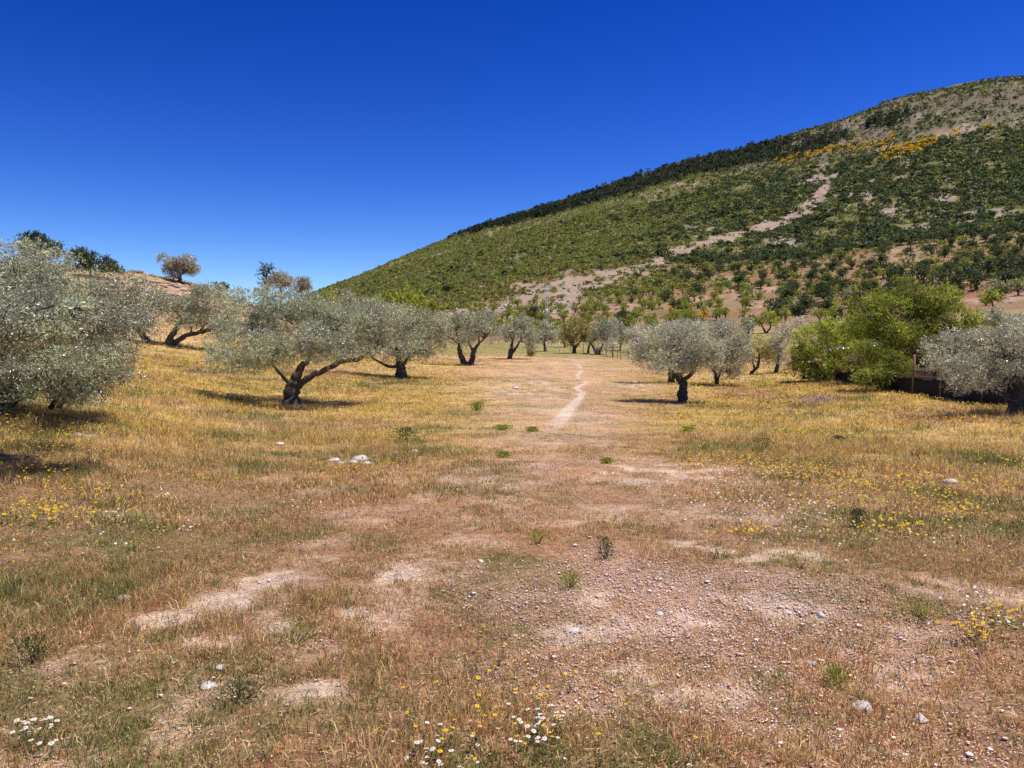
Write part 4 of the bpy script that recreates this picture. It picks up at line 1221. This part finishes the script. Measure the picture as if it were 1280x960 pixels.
# ------------------------------------------------------------------ black netting fence, shed and enclosure on the right
FP = [(1046, 46.5, .62, 1.25), (1062, 44.5, .68, 1.3), (1083, 42, .7, 1.1), (1113, 38.5, .72, 1.6), (1144, 35.8, .74, 1.65), (1179, 33.2, .78, 1.6), (1197, 31.8, .95, 1.2), (1232, 29.8, 1.25, 1.3), (1262, 28.2, 1.3, 1.35), (1300, 27, 1.35, 1.4), (1380, 25.5, 1.35, 1.4)]
def netting():
    P = [gpt(px, R) for px, R, _, _ in FP]
    base = P[0]
    root = empty("netting_fence", base)
    tag(root, "low fence of black shade netting on wooden posts along the right enclosure", "fence")
    for p, (px, R, h, ph) in zip(P, FP):
        q = p - base
        r_ = .055 if px in (1144, 1179) else .035
        m = MB(); m.tube([q + [0, .06, -.3], q + [.01, .06, ph * .5], q + [.015, .06, ph]], [r_ * 1.1, r_, r_ * .95], 8, rough=.06)
        m.build("post", M['wood'], root, smooth=True)
    V, Q = [], []
    rows = 6
    k = 0
    for i in range(len(P) - 1):
        a, b = P[i] - base, P[i + 1] - base
        for t in np.linspace(0, 1, 13)[: 13 if i == len(P) - 2 else 12]:
            c = a + (b - a) * t
            g = gz(base[0] + c[0], base[1] + c[1]) - base[2]
            h = FP[i][2] * (1 - t) + FP[i + 1][2] * t - .07 * math.sin(PI * t) + SM.uniform(-.015, .015)
            for j in range(rows):
                u = j / (rows - 1)
                V.append((c[0] + SM.uniform(-.01, .01), c[1] + .03 * math.sin(t * 14 + j) + SM.uniform(-.012, .012), g - .03 + h * u))
            k += 1
    for i in range(k - 1):
        for j in range(rows - 1):
            Q.append((i * rows + j, (i + 1) * rows + j, (i + 1) * rows + j + 1, i * rows + j + 1))
    o = mesh_np("netting", V, np.array(Q), M['net'], col=np.ones((len(V), 3)), smooth=True, parent=root)
    md = o.modifiers.new("thick", 'SOLIDIFY'); md.thickness = .01
    m = MB()
    for i in range(len(P) - 1):
        a, b = P[i] - base, P[i + 1] - base
        ha, hb = FP[i][2], FP[i + 1][2]
        if FP[i][0] >= 1230: continue
        m.box(((a + b) / 2 + [0, -.03, (ha + hb) / 2 + .02]), (np.linalg.norm((b - a)[:2]) * .99, .03, .05), rz=math.atan2(b[1] - a[1], b[0] - a[0]), tilt=-math.atan2(b[2] + hb - a[2] - ha, np.linalg.norm((b - a)[:2])))
    m.build("top_rail", M['wood'], root)
netting()
def shed():
    g = gpt(1063, 50)
    root = empty("shed", g, rz=math.radians(-12))
    tag(root, "small plank shed with a shiny sheet roof behind the black netting", "shed")
    m = MB(); m.box((0, 0, .75), (2.3, 1.6, 1.5)); m.build("wall", M['plank'], root)
    d = MB(); d.box((.55, -.83, .66), (.6, .05, 1.25)); d.build("door", M['wood'], root)
    m = MB(); 
    V, Q = [], []
    nx = 40
    for i in range(nx + 1):
        xx = -1.4 + 2.8 * i / nx
        zz = 1.62 + .10 * (xx + 1.4) + .025 * math.cos(i * PI / 2)
        for yy, dz in ((-1.05, -.06), (1.0, .28)):
            V.append((xx, yy, zz + dz))
    for i in range(nx): Q.append((2 * i, 2 * i + 2, 2 * i + 3, 2 * i + 1))
    o = mesh_np("roof", V, np.array(Q), M['roof'], col=np.ones((len(V), 3)), parent=root)
    md = o.modifiers.new("thick", 'SOLIDIFY'); md.thickness = .03
shed()
def picket():
    a, b = gpt(1141, 41), gpt(1168, 40)
    root = empty("picket_fence", a)
    tag(root, "short dark picket fence inside the enclosure between the two tall posts", "fence")
    n = 16
    for i in range(n):
        c = a + (b - a) * i / (n - 1) - a
        m = MB(); m.box(c + [0, 0, .42], (.05, .02, .84)); m.build("picket", M['plank'], root)
    m = MB()
    L = np.linalg.norm((b - a)[:2]); rz = math.atan2((b - a)[1], (b - a)[0])
    for h in (.2, .65): m.box((b - a) / 2 + [0, .03, h], (L, .025, .06), rz=rz)
    m.build("rail", M['plank'], root)
picket()
def basin(px, R, sx, h, mat, label, name, cat, rz=0):
    g = gpt(px, R)
    m = MB()
    n = 20
    th = np.linspace(0, 2 * PI, n + 1)
    rr = sx / 2
    for z0, z1, r0, r1 in ((0, h * .9, rr, rr * 1.02),):
        pass
    prof_ = [(rr * .98, -.1), (rr, h * .45), (rr * 1.0, h * .9), (rr * 1.05, h * .94), (rr * 1.05, h), (rr * .95, h), (rr * .93, h * .55), (0.01, h * .5)]
    V, Q = [], []
    for a in range(n):
        for (q, z) in prof_: V.append((q * math.cos(th[a]), q * math.sin(th[a]) * .7, z))
    k = len(prof_)
    for a in range(n):
        b = (a + 1) % n
        for i in range(k - 1): Q.append((a * k + i, b * k + i, b * k + i + 1, a * k + i + 1))
    o = mesh_np(name, V, np.array(Q), M[mat], col=np.ones((len(V), 3)), smooth=True)
    o.location = tuple(g); o.rotation_euler = (0, 0, rz)
    tag(o, label, cat)
basin(1150, 47, 3.6, .95, 'tarp', "round greenish water basin inside the enclosure behind the tallest tree's trunk", "water_basin", "basin")
def bench():
    g = gpt(1160, 50)
    root = empty("garden_shelter", g)
    tag(root, "faded red and white garden shelter glimpsed under the bright green tree", "shelter")
    for sx in (-1.1, 1.1):
        for sy in (-.6, .6):
            m = MB(); m.tube([(sx, sy, 0), (sx, sy, 1.5)], .04, 6); m.build("post", M['plastic'], root)
    m = MB(); m.box((0, 0, 1.55), (2.5, 1.5, .06), tilt=.06); m.build("roof", M['plastic'], root)
    m = MB(); m.box((0, .55, .95), (2.15, .05, .8)); m.build("back_panel", M['redpaint'], root)
bench()

# ------------------------------------------------------------------ grass, flowers and weeds
G = np.random.default_rng(5)
def polar(n, r0, r1, a0=-.76, a1=.76, p=1.0):
    """p < 1 draws more points near the camera"""
    u = G.random(n)
    q = 2 * p
    R = (r0 ** q + (r1 ** q - r0 ** q) * u) ** (1 / q)
    a = G.uniform(a0, a1, n)
    return R * np.sin(a), R * np.cos(a)
def grass_density(x, y, b):
    n = fbm(x * 2.6, y * 2.6, 201, 3)
    return np.where(b > .93, .03, np.clip((1 - b * .85), 0.16, 1)) * (.35 + .65 * sstep(.3, .55, n))
def height_field(x, y):
    a = np.arctan2(x, y); R = np.hypot(x, y)
    n = fbm(x * .8, y * .8, 211, 3)
    side = sstep(.05, .25, np.abs(a - .05))
    return (.6 + .55 * sstep(.02, .3, np.abs(a - .1))) * (.045 + .05 * sstep(.4, .7, n)) * (1 + 1.3 * side * sstep(8, 22, R)) * (1 + .4 * goldness(x, y))
BC = {'gold': [.64, .46, .12], 'straw': [.74, .58, .31], 'rust': [.52, .27, .12], 'brown': [.34, .185, .115], 'green': [.24, .25, .07], 'dgreen': [.13, .145, .05], 'pink': [.50, .31, .20]}
def blade_cols(x, y, n):
    g = greenness(x, y); go = goldness(x, y); R = np.hypot(x, y)
    patch = fbm(x * 1.4 + 3, y * 1.4, 221, 3)
    pr = fbm(x * .25 + 40, y * .25, 111, 3)
    t = G.random(n)
    c = np.zeros((n, 3))
    pg = np.clip(.21 + .62 * g * (.4 + 1.2 * sstep(.4, .6, patch)), 0, .85)
    rest = t > pg
    tg = G.random(n)
    c[~rest] = np.where((tg < .6)[:, None], BC['green'], BC['dgreen'])[~rest]
    rr = G.random(n)
    pgold = .15 + .6 * go
    dry = np.where((rr < pgold)[:, None], np.where((G.random(n) < .6)[:, None], BC['gold'], BC['straw']),
                   np.where((rr < pgold + .55 * (1 - pgold))[:, None], BC['rust'], np.where((G.random(n) < .5)[:, None], BC['brown'], BC['straw'])))
    red = sstep(.52, .66, pr) * sstep(12, 25, R) * .6
    dry = np.where((G.random(n) < red)[:, None], np.array(BC['pink']), dry)
    c[rest] = dry[rest]
    return c * G.uniform(.75, 1.25, (n, 1))
def grass_band(name, label, ntuft, r0, r1, per, width, hk, spread, seg, p=1.0, shrink=0.0):
    x, y = polar(ntuft, r0, r1, p=p)
    b = bareness(x, y)
    k = G.random(ntuft) < grass_density(x, y, b)
    x, y = x[k], y[k]
    n = len(x)
    hh = height_field(x, y) * G.uniform(.5, 1.5, n) * hk
    tc = blade_cols(x, y, n)
    rep = np.repeat(np.arange(n), per)
    m = n * per
    bx = x[rep] + G.normal(size=m) * spread; by = y[rep] + G.normal(size=m) * spread
    bz = gz(bx, by) - .004
    own = blade_cols(bx, by, m)
    mixm = (G.random(m) < .62)[:, None]
    col = np.where(mixm, tc[rep], own) * G.uniform(.65, 1.35, (m, 1))
    H = hh[rep] * G.uniform(.5, 1.25, m)
    th = G.uniform(0, 2 * PI, m)
    lean = G.uniform(.15, 1.3, m)
    dx, dy = np.cos(th) * lean, np.sin(th) * lean
    ph = G.uniform(0, 2 * PI, m)
    W = width * G.uniform(.6, 1.4, m) * (1 if not shrink else np.hypot(bx, by) * shrink)
    sx, sy = np.cos(ph) * W / 2, np.sin(ph) * W / 2
    B0 = np.stack([bx - sx, by - sy, bz], 1); B1 = np.stack([bx + sx, by + sy, bz], 1)
    tip = np.stack([bx + dx * H, by + dy * H, bz + H * (1.05 - .4 * lean)], 1)
    if seg == 1:
        V = np.stack([B0, B1, tip], 1).reshape(-1, 3)
        F = [np.arange(3 * m).reshape(-1, 3)]
        C = np.repeat(col, 3, 0)
    else:
        mx_, my_ = bx + dx * H * .35, by + dy * H * .35
        mz = bz + H * .62
        M0 = np.stack([mx_ - sx * .8, my_ - sy * .8, mz], 1); M1 = np.stack([mx_ + sx * .8, my_ + sy * .8, mz], 1)
        V = np.stack([B0, B1, M1, M0, tip], 1).reshape(-1, 3)
        i = np.arange(m)[:, None] * 5
        F = [i + np.array([[0, 1, 2, 3]]), i + np.array([[3, 2, 4]])]
        C = np.repeat(col, 5, 0)
    tag(mesh_np(name, V, F, M['grass'], col=C), label, "grass", kind='stuff')
grass_band("grass", "short brown and green dry grass in the foreground of the meadow", 38000, 2.2, 7.5, 9, .0034, .72, .028, 2, p=.75)
grass_band("grass", "dry grass of the nearer meadow beyond the gravel patch", 60000, 7.5, 17, 6, .0058, .7, .05, 2, p=.8)
grass_band("grass", "golden dry grass of the middle meadow around the olive trees", 88000, 17, 48, 5, 1, .62, .10, 1, p=.6, shrink=.0007)
grass_band("grass", "far yellow grass up to the hill and the far fence", 60000, 48, 118, 4, 1, .75, .25, 1, p=.6, shrink=.0008)

def stalks():
    n = 900
    x, y = polar(n, 2.6, 20, p=.6)
    k = (G.random(n) < sstep(.45, .62, fbm(x * 1.1, y * 1.1, 251, 3))) & (bareness(x, y) < .5)
    x, y = x[k], y[k]; n = len(x); per = 9
    rep = np.repeat(np.arange(n), per); m = n * per
    bx = x[rep] + G.normal(size=m) * .05; by = y[rep] + G.normal(size=m) * .05; bz = gz(bx, by) - .01
    H = (G.uniform(.07, .18, n))[rep] * G.uniform(.5, 1.2, m)
    th = G.uniform(0, 6.28, m); le = G.uniform(.05, .75, m) * H
    W = (.0011 + np.hypot(bx, by) * .00012)
    P0 = np.stack([bx, by, bz], 1); P1 = P0 + np.stack([np.cos(th) * le * .35, np.sin(th) * le * .35, H * .62], 1); P2 = P0 + np.stack([np.cos(th) * le, np.sin(th) * le, H * .95], 1)
    P3 = P2 + np.stack([np.cos(th) * H * .12, np.sin(th) * H * .12, -H * .02], 1)
    ph = G.uniform(0, 6.28, m); S = np.stack([np.cos(ph), np.sin(ph), np.zeros(m)], 1) * W[:, None]
    V = np.stack([P0 - S, P0 + S, P1 + S * .8, P1 - S * .8, P2 + S * .7, P2 - S * .7, (P2 + P3) / 2 + S * 2.6, (P2 + P3) / 2 - S * 2.6, P3], 1).reshape(-1, 3)
    i = np.arange(m)[:, None] * 9
    F = [np.vstack([i + np.array([[0, 1, 2, 3]]), i + np.array([[3, 2, 4, 5]]), i + np.array([[5, 4, 6, 7]])]), i + np.array([[7, 6, 8]])]
    c = np.where((G.random(m) < .7)[:, None], np.array([.72, .56, .30]), np.array([.45, .27, .14])) * G.uniform(.8, 1.15, (m, 1))
    tag(mesh_np("dry_stalks", V, F, M['grass'], col=np.repeat(c, 9, 0)), "taller dry grass stalks with seed heads in the nearer meadow", "grass", kind='stuff')
stalks()
# lying straw and litter over the near ground
def litter():
    n = 42000
    x, y = polar(n, 2.3, 11, p=.7)
    z = gz(x, y) + G.uniform(.003, .018, n)
    L = G.uniform(.015, .06, n); th = G.uniform(0, 2 * PI, n); w = G.uniform(.0012, .003, n)
    d = np.stack([np.cos(th), np.sin(th), G.uniform(-.25, .25, n)], 1); s = np.stack([-np.sin(th), np.cos(th), np.zeros(n)], 1)
    P0 = np.stack([x, y, z], 1)
    V = np.stack([P0 - s * w[:, None], P0 + s * w[:, None], P0 + d * L[:, None] + s * w[:, None] * .5, P0 + d * L[:, None] - s * w[:, None] * .5], 1).reshape(-1, 3)
    pick = G.choice(4, n, p=[.4, .25, .2, .15])
    c = np.array([BC['straw'], BC['rust'], BC['pink'], BC['brown']])[pick] * G.uniform(.8, 1.25, (n, 1))
    tag(mesh_np("dry_straw", V, np.arange(4 * n).reshape(-1, 4), M['grass'], col=np.repeat(c, 4, 0)), "dry straw lying on the foreground soil", "straw", kind='stuff')
litter()
def gravel():
    n = 60000
    x, y = polar(n, 2.3, 16, p=.6)
    b = bareness(x, y)
    gx, gy = GZ[0] + G.normal(size=85000) * 1.6, GZ[1] + G.normal(size=85000) * 1.7
    gk = (G.random(len(gx)) < gravelly(gx, gy)) & (np.hypot(gx, gy) > 2.2)
    k = G.random(n) < .16 + b
    x, y = np.concatenate([x[k], gx[gk]]), np.concatenate([y[k], gy[gk]]); n = len(x)
    R = np.hypot(x, y)
    s = G.gamma(1.3, .0013, n) + .0012 + R * .00018
    s = s * np.where(G.random(n) < .008, G.uniform(1.6, 3.2, n), 1)
    z = gz(x, y)
    V = ico[None] * s[:, None, None] * G.uniform(.6, 1.3, (n, 7, 3)) * np.array([1.4, 1.1, .38]) + np.stack([x, y, z + s * .3 + .008], 1)[:, None]
    a = G.uniform(0, 6.28, n)
    T = np.array([(0, 1 + i, 1 + (i + 1) % 5) for i in range(5)] + [(6, 1 + (i + 1) % 5, 1 + i) for i in range(5)])
    T = (T[None] + (np.arange(n) * 7)[:, None, None]).reshape(-1, 3)
    c = np.where((G.random(n) < .55)[:, None], np.array([1.25, 1.12, 1.04]), np.array([1.10, .80, .66])) * G.uniform(.95, 1.35, (n, 1))
    tag(mesh_np("gravel", V.reshape(-1, 3), T, M['pebble'], col=np.repeat(c, 7, 0)), "small pinkish and white gravel on the bare patches", "gravel", kind='stuff')
gravel()

# far flowers: tiny yellow heads over the golden parts, white ones in loose drifts
def flower_stuff(name, label, x, y, size, colr, hgt):
    n = len(x)
    z = gz(x, y) + hgt * G.uniform(.6, 1.3, n)
    s = size * G.uniform(.6, 1.2, n)
    nrm = rand_unit(n, G) * .45 + np.array([0, -.25, 1.0])
    nrm /= np.linalg.norm(nrm, axis=1)[:, None]
    A = np.cross(nrm, [1, 0, .1]); A /= np.linalg.norm(A, axis=1)[:, None]; B = np.cross(nrm, A)
    V = []
    for i in range(6):
        t = i * PI / 3
        V.append(np.stack([x, y, z], 1) + (A * math.cos(t) + B * math.sin(t)) * s[:, None])
    V = np.stack(V, 1).reshape(-1, 3)
    i = np.arange(n)[:, None] * 6
    c = np.array(colr) * G.uniform(.85, 1.1, (n, 1))
    tag(mesh_np(name, V, [i + np.array([[0, 1, 2, 3]]), i + np.array([[0, 3, 4, 5]])], M['petal'], col=np.repeat(c, 6, 0)), label, "flowers", kind='stuff')
x, y = polar(90000, 6.5, 70, p=.55)
a = np.arctan2(x, y); R = np.hypot(x, y); b = bareness(x, y)
yn = fbm(x * .45, y * .45, 231, 3)
dens = sstep(.40, .6, yn) * (.15 + .85 * sstep(.06, .22, np.abs(a - .06))) * (1 - b) * sstep(5, 12, R)
k = G.random(len(x)) < dens
flower_stuff("yellow_flowers", "countless tiny yellow flowers spread through the golden grass", x[k], y[k], .008 + R[k] * .0006, (.60, .42, .02), .09 + .05 * G.random(k.sum()))
wx, wy, wr = [], [], []
for (px, py, rx, ry, n) in [(900, 625, 60, 25, 220), (880, 600, 40, 15, 120), (1010, 660, 60, 25, 160), (930, 605, 70, 12, 100), (985, 640, 60, 16, 140), (1230, 770, 40, 14, 60), (205, 627, 12, 5, 26), (150, 657, 12, 5, 24), (237, 672, 14, 6, 26), (380, 640, 18, 5, 30), (120, 690, 60, 20, 24), (1180, 690, 60, 20, 40), (1265, 800, 14, 8, 18)]:
    for _ in range(n):
        if G.random() < .5: continue
        h = hit(px + G.normal() * rx * .7, py + G.normal() * ry * .7)
        wx.append(h[0]); wy.append(h[1])
wx, wy = np.array(wx), np.array(wy)
flower_stuff("white_flowers", "loose drifts of small white flowers in the meadow", wx, wy, .007 + np.hypot(wx, wy) * .0004, (.78, .76, .68), .10)
yx, yy = [], []
for (px, py, rx, ry, n) in [(50, 650, 60, 10, 90), (100, 620, 80, 25, 60), (940, 675, 25, 6, 40), (1200, 645, 30, 6, 60), (1110, 670, 60, 12, 80), (1220, 800, 26, 16, 30), (1260, 780, 20, 10, 20), (1060, 620, 120, 30, 130), (1200, 600, 80, 40, 120), (880, 520, 90, 12, 150)]:
    for _ in range(n):
        h = hit(min(1300, px + G.normal() * rx * .6), py + G.normal() * ry * .6)
        yx.append(h[0]); yy.append(h[1])
yx, yy = np.array(yx), np.array(yy)
flower_stuff("yellow_flowers", "denser patches of yellow flowers near the left edge and on the right meadow", yx, yy, .009 + np.hypot(yx, yy) * .0006, (.70, .45, .012), .10)
c_ = [hit(1022 + G.normal() * 9, 505 + G.normal() * 1.6) for _ in range(140)] + [hit(1250 + G.normal() * 14, 497 + G.normal() * 2) for _ in range(0)]
flower_stuff("purple_flowers", "small patch of purple flowers in the golden grass before the netting", np.array([c[0] for c in c_]), np.array([c[1] for c in c_]), np.full(len(c_), .03), (.30, .17, .36), .22)

# single daisies and yellow composite flowers of the foreground
def flower_proto(name, n_pet, pl, pw, pc, cc, cr, h, seed):
    r = np.random.default_rng(seed)
    V, Q = [], []
    for i in range(n_pet):
        t = 2 * PI * i / n_pet + r.uniform(-.1, .1)
        u = np.array([math.cos(t), math.sin(t), 0]); w = np.array([-math.sin(t), math.cos(t), 0])
        L = pl * r.uniform(.85, 1.1)
        p = [u * cr * .6 - w * pw * .3, u * cr * .6 + w * pw * .3, u * L * .7 + w * pw * .5 + [0, 0, .001], u * L + w * pw * .2 - [0, 0, .001], u * L - w * pw * .2 - [0, 0, .001], u * L * .7 - w * pw * .5 + [0, 0, .001]]
        k = len(V); V += p; Q += [(k, k + 1, k + 2, k + 5), (k + 5, k + 2, k + 3, k + 4)]
    V = np.array(V) + [0, 0, h]
    petals = mesh_np("petals", V, np.array(Q), M['petal'], col=np.tile(pc, (len(V), 1)), link=False)
    m = MB()
    m.tube([(0, 0, h - .001), (0, 0, h + .002), (0, 0, h + .0035)], [cr, cr * .9, cr * .4], 8, col=cc)
    disc = m.build("flower_disc", M['petal'], link=False, smooth=True)
    m = MB()
    m.tube(bez((r.uniform(-.02, .02), r.uniform(-.02, .02), -.01), (0, 0, h - .001), 5, .04, r), .0011, 5, col=(.12, .16, .04))
    for q in range(5):
        z = h * r.uniform(.1, .7); t = r.uniform(0, 6.28)
        m.add([(0, 0, z), (.01 * math.cos(t + .4), .01 * math.sin(t + .4), z + .008), (.024 * math.cos(t), .024 * math.sin(t), z + .012), (.01 * math.cos(t - .4), .01 * math.sin(t - .4), z + .008)], Q=[(0, 1, 2, 3)], col=(.12, .17, .05))
    stem = m.build("stem", M['grass'], link=False)
    return petals, disc, stem
daisy = [flower_proto("daisy", 13, .0135, .0052, (.82, .80, .76), (.75, .48, .02), .0048, h, 401 + i) for i, h in enumerate((.08, .11, .14))]
yell = [flower_proto("yellow", 16, .013, .0048, (.80, .55, .015), (.72, .40, .01), .0040, h, 421 + i) for i, h in enumerate((.10, .14, .18))]
def put_flowers(name, protos, cat, group, label, spots):
    for i, (px, py) in enumerate(spots):
        h = hit(px, py)
        o = empty(name, h, G.uniform(0, 6.28))
        s = G.uniform(.6, .95)
        o.scale = (s, s, s)
        o.rotation_euler = (G.uniform(-.35, .15), G.uniform(-.25, .25), G.uniform(0, 6.28))
        tag(o, label, cat, group)
        for src in protos[i % len(protos)]:
            c = src.copy(); COL.objects.link(c); c.parent = o
def blob(px, py, rx, ry, n):
    return [(px + G.normal() * rx, min(py + G.normal() * ry, 990)) for _ in range(n)]
put_flowers("daisy", daisy, "daisy", "daisies at the bottom left corner", "small white daisy in the cluster at the bottom left corner", blob(42, 935, 17, 11, 26))
put_flowers("daisy", daisy, "daisy", "daisies at the bottom left of centre", "white daisy in the bottom cluster below the centre, left half", blob(548, 958, 34, 16, 26))
put_flowers("daisy", daisy, "daisy", "daisies at the bottom right of centre", "small white daisy in the bottom cluster below the centre, right half", blob(675, 930, 22, 14, 32))
put_flowers("yellow_flower", yell, "yellow flower", "yellow flowers below the centre", "yellow flower standing above the grass below the centre of the meadow", blob(640, 870, 48, 36, 26))
put_flowers("yellow_flower", yell, "yellow flower", "yellow flowers at the bottom edge", "yellow flower at the bottom edge among the daisies", blob(620, 945, 80, 16, 20))
put_flowers("yellow_flower", yell, "yellow flower", "yellow flowers near the lower right", "small yellow flower in the green weeds near the lower right edge", blob(1222, 800, 16, 14, 22))

# weeds: leafy tufts standing out of the grass
def weed(px, py, hpx, wpx, kind, label, seed):
    h = hit(px, py)
    R = math.hypot(h[0], h[1]); s = R / 960
    r = np.random.default_rng(seed)
    root = empty("weed", h)
    tag(root, label, "weed", None)
    H, Wd = hpx * s, wpx * s / 2
    n = 420
    m = MB()
    for q in range(9):
        t = r.uniform(0, 6.28); u = r.uniform(.2, .9)
        m.tube(bez((0, 0, -.01), (math.cos(t) * Wd * u, math.sin(t) * Wd * u, H * r.uniform(.6, 1)), 5, .08, r), np.linspace(.003, .0012, 5) * max(1, R / 6), 4, col=(.16, .14, .06))
    m.build("stem", M['grass'], root)
    P_ = np.stack([r.normal(size=n) * Wd * .5, r.normal(size=n) * Wd * .5, r.random(n) ** .8 * H], 1)
    D = P_ / (np.linalg.norm(P_, axis=1)[:, None] + 1e-6) + rand_unit(n, r) * .6 + [0, 0, .4]
    D /= np.linalg.norm(D, axis=1)[:, None]
    L = max(.018, R * .0028)
    V, Q = leaf_quads(P_, D, L * r.uniform(.7, 1.5, n), L * .33, r)
    mesh_np("leaves", V, Q, M['green'], col=np.repeat(palette(kind, n, r), 4, 0), parent=root)
for i, w in enumerate([
    (952, 568, 18, 30, 'brownish', "brownish twiggy weed in the golden grass right of the path"),
    (1071, 661, 20, 20, 'dark', "dark green weed on the right meadow, taller than the grass"),
    (757, 700, 26, 26, 'dark', "thin dark weed with bare stems near the centre of the meadow"),
    (672, 680, 16, 34, 'green', "greyish green leafy weed left of the thin dark weed"),
    (713, 738, 20, 32, 'green', "low round green weed above the gravel patch"),
    (758, 580, 5.5, 12, 'green', "tiny bright green weed on the bare track"),
    (628, 572, 5.5, 20, 'bright', "small bright green tuft beside the trail, left of the bare track"),
    (596, 514, 10, 16, 'green', "small green weed in the golden grass left of the path"),
    (665, 540, 4.4, 12, 'green', "small fresh green weed at the near end of the footpath"),
    (628, 538, 5.0, 18, 'green', "fresh green weed left of the footpath's near end"),
    (508, 552, 16, 30, 'dark', "dull green weed behind the row of white stones"),
    (860, 540, 4.4, 16, 'bright', "flat bright green weed in front of the round-crowned olive"),
    (885, 566, 9, 36, 'bright', "long bright green patch of weeds right of the bare track"),
    (1048, 556, 8, 10, 'dark', "tiny dark weed in the middle of the right meadow"),
    (370, 805, 30, 90, 'green', "wide fresh green tuft in the lower left of the meadow"),
    (900, 700, 22, 70, 'brownish', "yellow-green weeds on the edge of the central bare patch"),
    (1000, 712, 20, 70, 'green', "green weeds growing right of the central bare patch"),
    (470, 772, 0.1, 0.1, 'green', None), (1150, 775, 18, 60, 'green', "green weeds above the lower right gravel"),
    (300, 880, 22, 50, 'dark', "dark green tuft near the bottom left of the meadow"),
    (1045, 862, 24, 30, 'green', "broad-bladed green tuft near the bottom right"),
    (40, 830, 30, 40, 'dark', "dark leafy weed close to the left edge below the bare strip"),
    (664, 446, 10, 9, 'brownish', "brownish bush at the right foot of the rounded olive by the path")]):
    if w[5]: weed(*w, seed=500 + i)
print("objects", len(bpy.data.objects))
